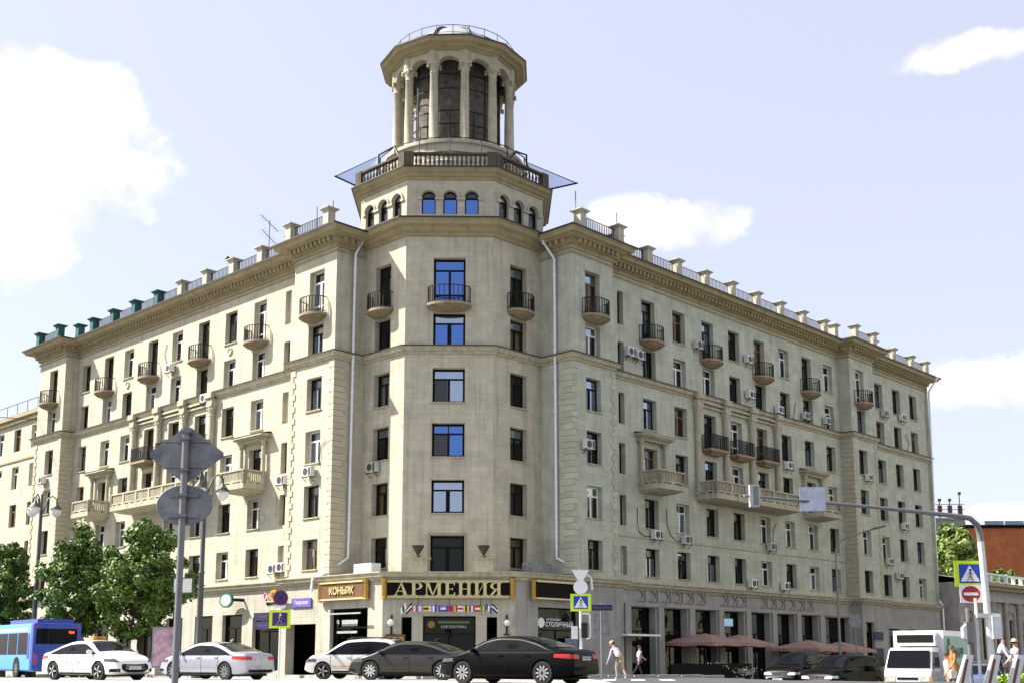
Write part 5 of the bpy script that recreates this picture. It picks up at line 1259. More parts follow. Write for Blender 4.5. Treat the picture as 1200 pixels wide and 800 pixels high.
# ------------------------------------------------------------------ gantry on the right
y_ = 36; x_ = XP(1158, y_); g_ = gz(x_, y_)-.1; ZL = lambda py: ZP(py, y_)-g_
o = empty('signal_gantry', (x_, y_, g_), label='white gantry post with long arm, crossing sign and no entry sign', cat='gantry')
ha = ZL(606); ex, ey = XP(872, 31, 5)-x_, 31-y_
b = MB(); b.tube([(.12, 0, 0), (.06, 0, ha*.5), (0, 0, ha-.75)], [.11, .105, .1], 12); b.obj('post', POLEW, o, smooth=1)
b = MB(); b.tube([(0, 0, ha-.8), (-.01, 0, ha-.55), (-.1, -.05, ha-.22), (-.35, -.17, ha-.04), (-.8, -.4, ha), (ex*.5, ey*.5, ha+.02), (ex, ey, ha+.0)], [.1, .1, .095, .085, .075, .05, .035], 10); b.obj('arm', POLE, o, smooth=1)
t0 = .74; b = MB(); b.box(-.36, .36, -.015, .015, -.32, .36); b.obj('arm_sign_back', mat('pale_blue_sign_back', (.45, .48, .56), .35, .5, var=.3, scale=2), o, T((ex*t0, ey*t0-.08, ha+.05)))
b = MB(); b.box(-.13, .13, -.1, .1, -.3, .3); b.obj('arm_signal', mat('milky_housing', (.42, .44, .45), .4, var=.25, scale=3), o, T((ex*.965, ey*.965-.1, ha))); b = MB(); b.box(-.07, .07, -.115, -.102, -.25, .25); b.obj('arm_signal_door', POLE, o, T((ex*.965+.02, ey*.965-.1, ha)))
ped_sign(o, T((-.33, .18, ZL(671))), .96)
b = MB(); b.box(-.42, .48, -.02, .0, -.275, .275); q = b.obj('no_entry_plate', SWHITE, o, T((-.26, .18, ZL(695))))
b = MB(); b.lathe([(0, -.006), (.25, -.006), (.25, .0), (0, .0)], 28, M=T((-.08, -.022, 0)) @ Matrix.Diagonal((1.15, 1, 1, 1)) @ UP); b.obj('red_disc', SRED, q)
b = MB(); b.box(-.3, .14, -.036, -.03, -.045, .045); b.obj('white_bar', SWHITE, q)
b = MB(); b.box(-.3, .42, -.12, .1, ZL(723), ZL(718)); b.obj('clamp', POLEW, o)
b = MB(); b.box(.12, .4, -.2, .12, ZL(748), ZL(722)); q = b.obj('signal_head', POLEW, o)
for z in (726, 735, 744): b = MB(); b.lathe([(.1, -.14), (.11, 0)], 12, M=T((.42, -.04, ZL(z))) @ Matrix.Rotation(pi/2, 4, 'Z') @ UP); b.obj('lens_hood', SBLACK, q)
b = MB(); b.tube([(-.24, .1, -.6), (-.24, .1, ZL(700))], .05, 8); b.obj('side_post', POLEW, o)
b = MB(); b.box(-.64, -.42, -.12, .12, ZL(752), ZL(728)); q = b.obj('signal_head', POLE, o)
b = MB(); b.prism([(-.645, ZL(750)), (-.75, ZL(747)), (-.75, ZL(735)), (-.645, ZL(731))], -.1, .1, M=UP); b.obj('signal_visor', POLEW, q)
b = MB(); b.tube([(-.53, .05, -.6), (-.53, .05, ZL(712))], .06, 8); b.obj('side_post', POLE, o)
# slanted white barrier boards
for i, px in enumerate((1128, 1160, 1188)):
    yy = 34.5; xx = XP(px, yy); gg = gz(xx, yy)
    b = MB(); b.prism([(-.28, -.05), (.02, -.05), (.3, .98), (.08, .98)], -.1, .1, M=UP)
    q = tag(b.obj('barrier_board', POLEW, None, T((xx, yy, gg-.1))), ('slanted white barrier board beside the woman in brown', 'slanted white barrier board at the foot of gantry post', 'slanted white barrier board before the straw hat wearer')[i], 'barrier', 'slanted white barrier boards')
    b = MB(); b.prism([(-.14, .14), (-.06, .14), (.13, .86), (.06, .86)], -.115, .115, M=UP); b.obj('slot', BROWN, q)
HEDGE = mat('lime_flowers', (.28, .42, .03), .7, var=.4, scale=12)
for px, lab in ((1176, 'low lime green planting between white barrier boards'), (1196, 'low yellow green planting beside the last barrier board')):
    xx = XP(px, 36.5); r = random.Random(px); b = MB()
    for i in range(500):
        p = Vector((r.gauss(0, .22), r.gauss(0, .2), abs(r.gauss(.05, .1)))); s_ = .05; q_ = Vector((r.gauss(0,1), r.gauss(0,1), 1)).to_track_quat('Z', 'Y').to_matrix(); a_, c_ = q_.col[0]*s_, q_.col[1]*s_
        b.add([p-a_, p-c_, p+a_, p+c_], [(0,1,2,3)])
    tag(b.obj('ground_planting', HEDGE, None, T((xx, 36.5, gz(xx, 36.5)))), lab, 'plant')

# ------------------------------------------------------------------ lit poster case
y_ = 60; x_ = XP(193, y_); g_ = gz(x_, y_)+.1
o = empty('poster_case', (x_, y_, g_), label='free standing poster case with violet and red picture behind the taxi', cat='poster case')
hh = ZP(734, y_)-g_
b = MB(); b.box(-.65, .65, -.12, .12, .4, hh); b.box(-.45, .45, -.1, .1, 0, .4); b.obj('case', POLE, o)
pmx = mat('poster_print', (.26, .20, .38), .4, var=.45, scale=2.2, col2=(.42, .26, .30))
b = MB(); b.box(-.58, .58, -.135, -.121, .5, hh-.1); b.obj('poster', pmx, o)
y_ = 58; x_ = XP(211, y_); g_ = gz(x_, y_); 
o = empty('hanging_plate', (x_+.0, y_, ZP(695, y_)), label='white framed timetable board fixed to the lamp post', cat='board')
b = MB(); b.box(-.5, .5, -.06, .06, 0, .8); b.obj('frame', POLEG, o); b = MB(); b.box(-.44, .44, -.075, -.061, .06, .74); b.obj('sheet', mat('timetable', (.7, .7, .66), .6, var=.25, scale=14), o); b = MB(); b.bar((.5, 0, .4), (1.1, 0, .4), .06); b.obj('arm', POLEG, o)

# ------------------------------------------------------------------ cafe parasols and terrace
def parasol(px, y, top, hw, label, grp):
    x = XP(px, y); g = gz(x, y)+.1; zt_ = ZP(top, y)-g; r = hw/F_PX*y*1.0
    o = empty('parasol', (x, y, g), math.atan2(DR.y, DR.x), label=label, cat='parasol', group=grp)
    b = MB(); b.tube([(0, 0, 0), (0, 0, zt_)], .035, 8); b.lathe([(.35, 0), (.35, .1), (.05, .14)], 12); b.obj('pole', POLEG, o)
    b = MB()
    c_ = [(-r, -r), (0, -r*1.0), (r, -r), (r, 0), (r, r), (0, r), (-r, r), (-r, 0)]
    for k in range(8):
        p, q = c_[k], c_[(k+1) % 8]
        b.add([(0, 0, zt_), (p[0], p[1], zt_-.62), (q[0], q[1], zt_-.62), (p[0]*1.01, p[1]*1.01, zt_-.86), (q[0]*1.01, q[1]*1.01, zt_-.86), ((p[0]+q[0])/2*.99, (p[1]+q[1])/2*.99, zt_-.80)], [(0,1,2), (1,3,5), (1,5,2), (5,4,2)])
    b.obj('canopy', CANVAS, o)
    for k in range(8): b = MB(); b.bar((0, 0, zt_-.04), (c_[k][0]*.98, c_[k][1]*.98, zt_-.66), .025); b.obj('rib', POLEG, o)
PGR = 'pink cafe parasols along the shaded shops'
parasol(827, 77, 741.5, 42, 'dusty pink square parasol below the lit screen', PGR); parasol(866, 80, 743, 30, 'dusty pink square parasol beside the white flower pots', PGR)
parasol(948, 84, 749, 34, 'dusty pink square parasol behind the black cars', PGR); parasol(985, 88, 751, 30, 'dusty pink square parasol beside the slim lamp post', PGR)
tb = MB(); tb.lathe([(.3, 0), (.3, .04), (.04, .06), (.04, .7), (.42, .72), (.42, .76)], 14); tme = tb.mesh('cafe_table', DKBR, smooth=.5)
for i, (px, y) in enumerate(((806, 75), (835, 77), (860, 78), (885, 80))):
    x = XP(px, y); tag(inst('cafe_table', tme, None, T((x, y, gz(x, y)+.13))), 'small dark round cafe table under the pink parasols', 'table', 'cafe tables')
FLW = mat('white_flowers', (.7, .7, .68), .8, var=.2, scale=20)
for px, lab in ((840, 'white flowers in planter under the first parasol'), (874, 'white flowers in taller planter under the second parasol')):
    y = 74; x = XP(px, y); g = gz(x, y)+.13; o = empty('flower_planter', (x, y, g), label=lab, cat='planter')
    b = MB(); b.lathe([(.22, 0), (.3, .5), (.32, .55), (.26, .52)], 12); b.obj('pot', BLKP, o)
    r = random.Random(px); b = MB()
    for i in range(260):
        p = Vector((r.gauss(0, .3), r.gauss(0, .2), .75+r.gauss(0, .13))); s_ = .05; q_ = Vector((r.gauss(0,1), r.gauss(0,1), .6)).to_track_quat('Z', 'Y').to_matrix(); a_, c_ = q_.col[0]*s_, q_.col[1]*s_
        b.mi = 0 if r.random() < .6 else 1; b.add([p-a_, p-c_, p+a_, p+c_], [(0,1,2,3)])
    b.obj('flowers', [FLW, LEAFA], o)
hb = MB(); hb.box(-4.4, 4.4, -.06, .06, 0, .9)
for px, y, lab in ((835, 73, 'dark low screen fence in front of the first pink parasols'), (945, 82, 'dark low screen fence behind the black cars')):
    x = XP(px, y); o = tag(inst('terrace_screen', hb.mesh('terrace_screen', DKBR), None, T((x, y, gz(x, y)+.1)) @ RZ(math.atan2(DR.y, DR.x))), lab, 'fence')

# ---- loose cables on the facades and the overhead wire
def cable(side, F, pts, off=.05):
    P = []
    for px, py in pts:
        u_, z_ = hit(side, px, py, off); P.append((u_ if side == 'R' else -u_, -off, z_))
    b = MB(); b.tube(P, .022, 5); b.obj('cable', IRON, B, F, smooth=1)
cable('R', FR, [(747, 594), (747, 612), (749, 622), (756, 628), (766, 628)]); cable('R', FR, [(781, 597), (782, 614), (786, 627), (794, 634), (800, 634)])
cable('R', FR, [(910, 612), (906, 622), (906, 638)]); cable('R', FR, [(856, 450), (860, 462), (858, 475)]); cable('R', FR, [(932, 472), (930, 490)]); cable('R', FR, [(1061, 508), (1065, 520), (1062, 532)])
cable('R', FR, [(1004, 700), (1001, 712), (1007, 730)], .4); cable('L', FL, [(196, 403), (193, 415), (196, 430)]); cable('L', FL, [(382, 516), (376, 522), (374, 545)], PV+.06)
b = MB(); e0 = Vector((-60, 48, 17)); e1 = Vector((*UV(-1.1, 49.8), 20.6))
b.tube([e0.lerp(e1, t/10)-Vector((0, 0, 1.2*sin(pi*t/10))) for t in range(11)], .03, 5)
tag(b.obj('overhead_cable', IRON), 'thin overhead cable strung to the far end of sunlit wing', 'cable')

for x, y, sx, h_, lab in ((7.2, .2, .9, .7, 'grey ventilation box on the terrace beside the shaded bay'), ):
    b = MB(); b.box(-sx, sx, -.35, .35, 0, h_); b.box(-sx*.4, sx*.7, -.37, -.352, .12, h_-.1); tag(b.obj('ventilation_box', SIGNBK, None, BW @ T((x, y, 5.5))), lab, 'ventilation box')
b = MB(); b.box(-.35, .35, -.8, .8, 0, .65); b.box(-.37, -.352, -.3, .6, .12, .55); tag(b.obj('ventilation_box', ACW, None, BW @ T((.1, 7.0, 5.5))), 'pale ventilation box on the terrace beside the sunlit bay', 'ventilation box')
# ------------------------------------------------------------------ cars
def interp(P, x):
    """monotone cubic through points"""
    n = len(P)
    if x <= P[0][0]: return P[0][1]
    if x >= P[-1][0]: return P[-1][1]
    for i in range(n-1):
        if P[i][0] <= x <= P[i+1][0]: break
    def sl(j): return (P[j+1][1]-P[j][1])/(P[j+1][0]-P[j][0])
    def tg(j):
        if j == 0: return sl(0)
        if j == n-1: return sl(n-2)
        a, b = sl(j-1), sl(j); return 0 if a*b <= 0 else 2*a*b/(a+b)
    h = P[i+1][0]-P[i][0]; t = (x-P[i][0])/h
    return (2*t**3-3*t*t+1)*P[i][1]+(t**3-2*t*t+t)*h*tg(i)+(-2*t**3+3*t*t)*P[i+1][1]+(t**3-t*t)*h*tg(i+1)
wheel_cache = {}
def wheel_meshes(R, wd, ns, dark=False):
    k = (R, wd, ns, dark)
    if k in wheel_cache: return wheel_cache[k]
    ro = MB(); r0 = R*.69
    ro.lathe([(r0, -wd/2), (R*.95, -wd/2), (R, -wd*.36), (R, wd*.36), (R*.95, wd/2), (r0, wd/2), (r0*.97, wd*.3), (r0*.97, -wd*.3), (r0, -wd/2)], 30, M=UP)
    t = ro.mesh('tyre', RUB, smooth=.7)
    rm = MB(); rm.mi = 0
    rm.lathe([(r0*.9, -wd*.42), (r0, -wd*.48), (r0, -wd*.3), (r0*.86, -wd*.3), (r0*.9, -wd*.42)], 30, M=UP)
    rm.lathe([(0, -wd*.46), (.06, -wd*.44), (.07, -wd*.3), (0, -wd*.3)], 12, M=UP)
    for i in range(ns):
        a = 2*pi*i/ns
        for da in (-.07, .07):
            c, s = cos(a+da*1.2), sin(a+da*1.2); c2, s2 = cos(a+da), sin(a+da)
            rm.bar((c*.04, -wd*.4, s*.04), (c2*r0*.93, -wd*.4, s2*r0*.93), .042 if ns > 6 else .085, .03)
    rm.mi = 1; rm.lathe([(0, -wd*.24), (r0*.97, -wd*.24), (r0*.97, -wd*.2), (0, -wd*.2)], 24, M=UP)
    wheel_cache[k] = (t, rm.mesh('rim', [RIM if not dark else RIMD, RIMD], smooth=.5)); return wheel_cache[k]
class Car:
    def __init__(s, name, label, px, y, ang, L, W, H, top, paint, wb, R=.33, belt=.93, zb=.2, roof_w=.70, ns=5, cat='car', sink=0):
        s.L, s.W, s.H, s.top, s.belt, s.zb, s.roof_w = L, W, H, top, belt, zb, roof_w
        x = XP(px, y); s.o = empty(name, (x, y, gz(x, y)-sink), ang, label=label, cat=cat); s.paint = paint; s.wb = wb; s.R = R; s.ns = ns
        s.body()
    def zt(s, x): return interp(s.top, x)
    def side(s, z):
        return interp([(.15, .90), (.3, .975), (.55, 1.0), (s.belt-.12, .99), (s.belt, .955), (s.H*.93, s.roof_w+.035), (s.H+.05, s.roof_w)], z)
    def plan(s, x):
        t = abs(x)/(s.L/2); f = 1-.20*max(0, (t-.62)/.38)**2.2
        return f
    def hw(s, x, z): return s.W/2*s.plan(x)*s.side(z)
    def body(s):
        nx = 64; xs = [-s.L/2*cos(pi*i/(nx-1)) for i in range(nx)]
        xs = [.5*a+.5*(-s.L/2+s.L*i/(nx-1)) for i, a in enumerate(xs)]
        b = MB(); secs = []
        for x in xs:
            zt = s.zt(x); t = abs(x)/(s.L/2); zb = s.zb+.10*max(0, (t-.8)/.2)**2; r = min(.11, (zt-zb)*.35)
            pts = [(0, zb), (s.hw(x, zb+.02)*.9, zb)]
            for i in range(9):
                z = zb+.04+(zt-r-zb-.04)*i/8; pts.append((s.hw(x, z), z))
            w0 = s.hw(x, zt-r); 
            for i in range(1, 5):
                a = i/4*pi/2; ww = s.hw(x, zt)*.985; pts.append((w0+( -.14)*(1-cos(a)) , zt-r+r*sin(a)))
            wl, zl = pts[-1]; pts += [(wl*.66, zl+.022), (wl*.33, zl+.034), (0, zl+.038)]
            sec = [(x, -p, q) for p, q in pts]+[(x, p, q) for p, q in pts[-2:0:-1]]
            secs.append(sec)
        n = len(secs[0])
        for sec in secs: b.v += sec
        for i in range(nx-1):
            for k in range(n): b.f.append((i*n+k, (i+1)*n+k, (i+1)*n+(k+1) % n, i*n+(k+1) % n)); b.m.append(0)
        b.f.append(tuple(range(n))); b.m.append(0); b.f.append(tuple((nx-1)*n+k for k in range(n))[::-1]); b.m.append(0)
        me = b.mesh('body', [s.paint, BLKP])
        bm = bmesh.new(); bm.from_mesh(me); bmesh.ops.recalc_face_normals(bm, faces=bm.faces); bm.to_mesh(me); bm.free()
        tmp = bpy.data.objects.new('tmp', me); col.objects.link(tmp); cut = []
        for xw in s.wb:
            for sd in (-1, 1):
                c = MB(); c.lathe([(s.R+.055, -.2), (s.R+.055, .2)], 28, M=T((xw, sd*(s.W/2-.08), s.R+.0)) @ UP); cme = c.mesh('cut', BLKP)
                bm = bmesh.new(); bm.from_mesh(cme); bmesh.ops.recalc_face_normals(bm, faces=bm.faces); bm.to_mesh(cme); bm.free()
                co = bpy.data.objects.new('cut', cme); col.objects.link(co); cut.append(co)
                md = tmp.modifiers.new('b', 'BOOLEAN'); md.operation = 'DIFFERENCE'; md.object = co; md.solver = 'EXACT'; md.material_mode = 'TRANSFER'
        dg = bpy.context.evaluated_depsgraph_get(); me2 = bpy.data.meshes.new_from_object(tmp.evaluated_get(dg)); me2.name = 'body'
        for c in cut+[tmp]: bpy.data.objects.remove(c)
        me2.polygons.foreach_set('use_smooth', [True]*len(me2.polygons)); me2.set_sharp_from_angle(angle=.7)
        s.bo = inst('body', me2, s.o)
        t, rm = wheel_meshes(s.R, .215, s.ns)
        for xw in s.wb:
            for sd in (-1, 1):
                w_ = inst('wheel', t, s.o, T((xw, sd*(s.W/2-.12), s.R)) @ (RZ(pi) if sd > 0 else Matrix.Identity(4))); inst('rim', rm, w_)
        b = MB(); b.box(-s.L*.42, s.L*.42, -s.W*.4, s.W*.4, s.zb-.05, s.zb+.1); b.obj('underbody', BLKP, s.o)
    def sidepatch(s, name, m, x0, x1, zlo, zhi, n=12, off=.006, sides=(-1, 1), parent=None):
        for sd in sides:
            b = MB()
            b.sheet(n, 3, lambda i, j: (x0+(x1-x0)*i, sd*(s.hw(x0+(x1-x0)*i, zlo(x0+(x1-x0)*i)+(zhi(x0+(x1-x0)*i)-zlo(x0+(x1-x0)*i))*j)+off), zlo(x0+(x1-x0)*i)+(zhi(x0+(x1-x0)*i)-zlo(x0+(x1-x0)*i))*j))
            b.obj(name, m, parent or s.o, smooth=1)
    def windows(s, xa, xf, xr, xb, pillars, lip=.105):
        """side glass from base rear xb .. base front xa; roof side between xr (rear top) and xf (front top)"""
        zl = s.belt+.02
        def hi(x):
            zr = s.zt(x)-lip
            lim = 9
            if x > xf: lim = zl+(s.zt(xf)-lip-zl)*(xa-x)/(xa-xf)
            if x < xr: lim = zl+(s.zt(xr)-lip-zl)*(x-xb)/(xr-xb)
            return max(zl+.002, min(zr, lim))
        cuts = [xb+.02]+list(pillars)+[xa-.02]
        for a, c in zip(cuts, cuts[1:]):
            s.sidepatch('side_window', CARGL, a+.045, c-.045, lambda x: zl, hi, 14, .007)
        s.sidepatch('window_trim', BLKP, xb, xa, lambda x: zl-.025, lambda x: zl-.003, 16, .008)
    def screen(s, name, x0, x1, k=.84):
        b = MB()
        def fn(i, j):
            x = x0+(x1-x0)*j; w_ = (s.hw(x, s.zt(x)-.1)-.07)*(.97); y = (2*i-1)*w_
            f = abs(2*i-1); return (x, y, s.zt(x)+.038*(1-.2*f)-.03*f**4+.012)
        b.sheet(12, 8, fn); b.obj(name, CARGL, s.o, smooth=1)
    def xend(s, y, z, sg):
        lo, hi = 0., s.L/2
        for _ in range(22):
            m = (lo+hi)/2
            t = m/(s.L/2); zb = s.zb+.10*max(0, (t-.8)/.2)**2
            if z <= s.zt(sg*m)-.01 and abs(y) <= s.hw(sg*m, z): lo = m
            else: hi = m
        return sg*(lo+.012)
    def endpatch(s, name, m, y0, y1, zlo, zhi, sg, n=8, parent=None):
        b = MB(); b.sheet(n, 4, lambda i, j: (lambda y: (lambda z: (s.xend(y, z, sg), y, z))(zlo(y)+(zhi(y)-zlo(y))*j))(y0+(y1-y0)*i))
        return b.obj(name, m, parent or s.o, smooth=1)
    def plate(s, sg, z, txt):
        x = s.xend(0, z, sg)+sg*.01; M = T((x, 0, z)) @ RZ(pi/2 if sg > 0 else -pi/2)
        b = MB(); b.box(-.26, .26, -.01, .004, -.056, .056); q = b.obj('number_plate', PLATE, s.o, M)
        inst('lettering', text_mesh(txt, .095, SBLACK, .001), q, T((0, -.013, 0)) @ UP)
    def seams(s, xs, z0=.3):
        for x in xs:
            for sd in (-1, 1):
                b = MB(); P = [(x, sd*(s.hw(x, z)+.002), z) for z in [z0+(s.belt-z0)*i/8 for i in range(9)]]
                for a, c in zip(P, P[1:]): b.bar(a, c, .012, .006)
                b.obj('door_seam', BLKP, s.o)
    def handles(s, xs, z, m=None):
        for x in xs:
            for sd in (-1, 1): b = MB(); b.mbox(T((x, sd*(s.hw(x, z)+.018), z)), .19, .03, .03); b.obj('door_handle', m or s.paint, s.o)
    def mirrors(s, x, m=None):
        for sd in (-1, 1):
            y = sd*(s.hw(x, s.belt)+.11); b = MB(); b.lathe([(0, -.1), (.05, -.095), (.075, -.04), (.08, .05), (.06, .09), (0, .1)], 12, M=T((x, y, s.belt+.08)) @ Matrix.Rotation(pi/2, 4, 'X') @ Matrix.Diagonal((.8, .95, 1.1, 1)))
            b.bar((x, sd*s.hw(x, s.belt), s.belt+.02), (x, y, s.belt+.04), .05); b.obj('mirror', m or s.paint, s.o, smooth=.8)
    def sill(s, m=None):
        s.sidepatch('sill_trim', m or BLKP, s.wb[0]+s.R+.08, s.wb[1]-s.R-.08, lambda x: s.zb+.03, lambda x: s.zb+.09, 8, .012)
WHITE = mat('white_car_paint', (.74, .74, .73), .3, spec=.5, var=.03, coat=1)
SILV = mat('silver_car_paint', (.40, .40, .46), .28, .35, var=.03, coat=1)
DSILV = mat('dark_grey_car_paint', (.04, .037, .034), .25, .4, spec=.2, var=.04, coat=.3)
BLACKP = mat('black_car_paint', (.004, .0036, .0036), .3, 0, spec=.05, var=0, coat=.14)
SILV2 = mat('pale_silver_car_paint', (.56, .55, .53), .28, .25, var=.03, coat=1)
SEDAN = [(-2.36, .55), (-2.33, .80), (-2.24, 1.0), (-1.75, 1.06), (-1.0, 1.31), (-.45, 1.42), (.15, 1.44), (.55, 1.38), (1.15, 1.10), (1.42, .99), (1.95, .86), (2.2, .74), (2.33, .60), (2.36, .45)]
def scl(P, L, H): kx = L/4.72; kz = H/1.475; return [(x*kx, z*kz) for x, z in P]
def sedan(label, px, y, ang, L, W, H, paint, ns, fplate=None, rplate=None, R=.335, trim=None):
    P = scl(SEDAN, L, H); k = L/4.72; kz = H/1.475
    c = Car('car', label, px, y, ang, L, W, H, P, paint, (-1.38*k, 1.42*k), R, belt=.95*kz, ns=ns)
    c.windows(1.3*k, .42*k, -.95*k, -1.75*k, (-.15*k, -1.12*k)); c.screen('windscreen', .5*k, 1.28*k); c.screen('rear_window', -1.65*k, -.72*k)
    c.seams((1.05*k, -.12*k, -1.02*k)); c.handles((.05*k, -.9*k), .86*kz); c.mirrors(.98*k); c.sill()
    zf = .62*kz
    for sd in (-1, 1):
        ya, yb = sd*.50, sd*.84*W/2/.92
        c.endpatch('headlight', LAMP, ya, yb, lambda y: zf+.04+.06*abs(y)-.03, lambda y: zf+.13+.06*abs(y), 1)
        c.sidepatch('headlight', LAMP, (L/2-.62), (L/2-.2), lambda x: zf+.05+.03*(L/2-x), lambda x: zf+.14+.05*(L/2-x), 6, .01, (sd,))
        zr = .80*kz
        c.endpatch('tail_light', REDL, sd*.42, sd*.82*W/2/.92, lambda y: zr-.03, lambda y: zr+.10, -1)
        c.sidepatch('tail_light', REDL, -L/2+.14, -L/2+.62, lambda x: zr-.02+.06*max(0, (x+L/2-.2)), lambda x: zr+.11, 6, .01, (sd,))
    g = c.endpatch('grille', BLKP, -.56, .56, lambda y: .30+.12*max(0, abs(y)-.36)/.2, lambda y: .655*kz-.16*max(0, abs(y)-.42)/.14*.6, 1, 14)
    for z in (.42, .48, .54): b = MB(); b.box(-.005, .01, -.40, .40, z-.008, z+.008); b.obj('grille_bar', CHROME, g, T((c.xend(0, z, 1)+.006, 0, 0)))
    for sd in (-1, 1): c.endpatch('fog_lamp_recess', BLKP, sd*.62, sd*.84, lambda y: .31, lambda y: .43, 1)
    c.endpatch('bumper_insert', BLKP, -.62, .62, lambda y: .30, lambda y: .40, -1)
    if fplate: c.plate(1, .46, fplate)
    if rplate: c.plate(-1, .78*kz, rplate)
    b = MB(); b.mbox(T((-.78*k, 0, H+.05)) @ Matrix.Rotation(.5, 4, 'Y'), .16, .03, .06); b.obj('roof_fin', paint, c.o)
    return c
# white taxi, three quarter front, heading right
tx = sedan('white taxi sedan with orange roof sign and black grille', 113, 44, radians(-36), 4.74, 1.82, 1.475, WHITE, 5, fplate='С261АР 777')
OR = mat('orange_roof_sign', (.62, .27, .03), .5, var=.08)
b = MB(); b.box(-.07, .07, -.27, .27, 0, .12); q = b.obj('taxi_sign', OR, tx.o, T((.05, 0, 1.49)))
for s in (-1, 1): inst('lettering', text_mesh('TAXI', .12, SBLACK, .002), q, T((s*.073, 0, .06)) @ RZ(s*pi/2) @ UP)
for sd in (-1, 1): inst('door_lettering', text_mesh('ЯЗКЕОМ', .22, mat('grey_letters', (.4, .4, .4), .5, var=0) if sd < 0 else MAT['grey_letters'], .002), tx.o, T((-.1, sd*(tx.hw(-.1, .68)+.008), .66)) @ (RZ(pi) if sd > 0 else Matrix.Identity(4)) @ UP)
c2 = sedan('pale silver sedan with red tail lamps seen from its rear corner', 254, 46, radians(180-33), 4.8, 1.83, 1.46, SILV, 10, rplate='А773МР 77')
c4 = sedan('dark grey sedan overlapped by the black sedan bonnet', 488, 43.6, radians(180-20), 4.85, 1.84, 1.43, DSILV, 10, rplate='О412ТК 97', R=.35)
c5 = sedan('black sedan with orange red tail lamps before the corner entrance', 607, 36.6, radians(180-33), 4.92, 1.86, 1.47, BLACKP, 10, rplate='Х512ВА 199', R=.35)
# white estate / crossover
WAG = [(-2.2, .6), (-2.18, .95), (-2.08, 1.1), (-1.8, 1.42), (-1.5, 1.56), (-.6, 1.62), (.25, 1.58), (.55, 1.5), (1.2, 1.1), (1.38, 1.06), (1.85, .96), (2.08, .8), (2.18, .6), (2.2, .5)]
c = Car('car', 'pale silver crossover estate with roof rails before the archway', 424, 48, radians(180-16), 4.4, 1.82, 1.62, WAG, SILV2, (-1.28, 1.32), .34, belt=1.0, zb=.26, roof_w=.74, ns=5)
c.windows(1.22, .38, -1.45, -2.0, (.05, -.85)); c.screen('windscreen', .5, 1.25); c.screen('rear_window', -2.1, -1.62)
c.seams((.98, .05, -.86)); c.handles((.2, -.7), .9); c.mirrors(.9, BLKP); c.sill()
c.sidepatch('side_moulding', mat('tan_moulding', (.45, .33, .2), .5, var=.1), -.9, .95, lambda x: .50, lambda x: .56, 8, .012)
for sd in (-1, 1):
    c.endpatch('headlight', LAMP, sd*.5, sd*.82, lambda y: .68, lambda y: .80, 1); c.sidepatch('headlight', LAMP, 1.62, 2.0, lambda x: .7, lambda x: .83, 6, .01, (sd,))
    c.endpatch('tail_light', REDL, sd*.6, sd*.85, lambda y: .85, lambda y: 1.02, -1); c.sidepatch('tail_light', REDL, -2.1, -1.9, lambda x: .85, lambda x: 1.04, 5, .01, (sd,))
    b = MB(); b.tube([(-1.5, sd*.55, 1.6), (-1.3, sd*.57, 1.67), (.1, sd*.57, 1.68), (.4, sd*.55, 1.6)], .02, 6); b.obj('roof_rail', BLKP, c.o)
c.endpatch('grille', BLKP, -.4, .4, lambda y: .5, lambda y: .66, 1); c.plate(-1, .8, 'К210ОМ 77')
# black cars in the shade, facing the viewer
LAMPB = mat('bright_headlamp', (.55, .56, .6), .1, .2, var=.4, scale=12)
def blackcar(label, px, y, ang, plate):
    P = scl(WAG, 4.75, 1.66); c = Car('car', label, px, y, ang, 4.75, 1.9, 1.66, P, BLACKP, (-1.4, 1.44), .36, belt=1.02, zb=.25, roof_w=.74, ns=5)
    c.windows(1.3, .42, -1.55, -2.1, (.05, -.9)); c.screen('windscreen', .54, 1.36); c.screen('rear_window', -2.25, -1.75); c.mirrors(.98); c.seams((1.0, .05, -.9)); c.sill()
    for sd in (-1, 1):
        c.endpatch('headlight', LAMPB, sd*.42, sd*.84, lambda y: .72, lambda y: .84, 1); c.sidepatch('headlight', LAMPB, 1.8, 2.15, lambda x: .74, lambda x: .86, 6, .01, (sd,))
        b = MB(); b.box(-.01, .02, -.2, .2, -.09, .09); g = b.obj('grille', BLKP, c.o, T((c.xend(sd*.21, .76, 1), sd*.21, .74)))
        for i in range(6): b = MB(); b.box(.02, .03, -.17+i*.065, -.15+i*.065, -.08, .08); b.obj('grille_bar', CHROME, g)
        c.endpatch('tail_light', REDL, sd*.6, sd*.85, lambda y: .85, lambda y: 1.0, -1)
        b = MB(); b.tube([(-1.5, sd*.6, 1.64), (-1.2, sd*.62, 1.72), (.1, sd*.62, 1.73), (.4, sd*.6, 1.62)], .02, 6); b.obj('roof_rail', CHROME, c.o)
    c.plate(1, .5, plate); return c
blackcar('black estate car parked left of its black neighbour', 936, 60, radians(-90-40), 'М700КК 77'); blackcar('black estate car with double grille next to white truck', 988, 56, radians(-90-50), 'В190ЕТ 77')
blue = mat('blue_car_paint', (.06, .12, .35), .25, .4, var=.03, coat=1)
sedan('small blue car half hidden behind white barrier boards', 1146, 50, radians(-90-12), 4.2, 1.74, 1.5, blue, 5, fplate='Е402РН 97')

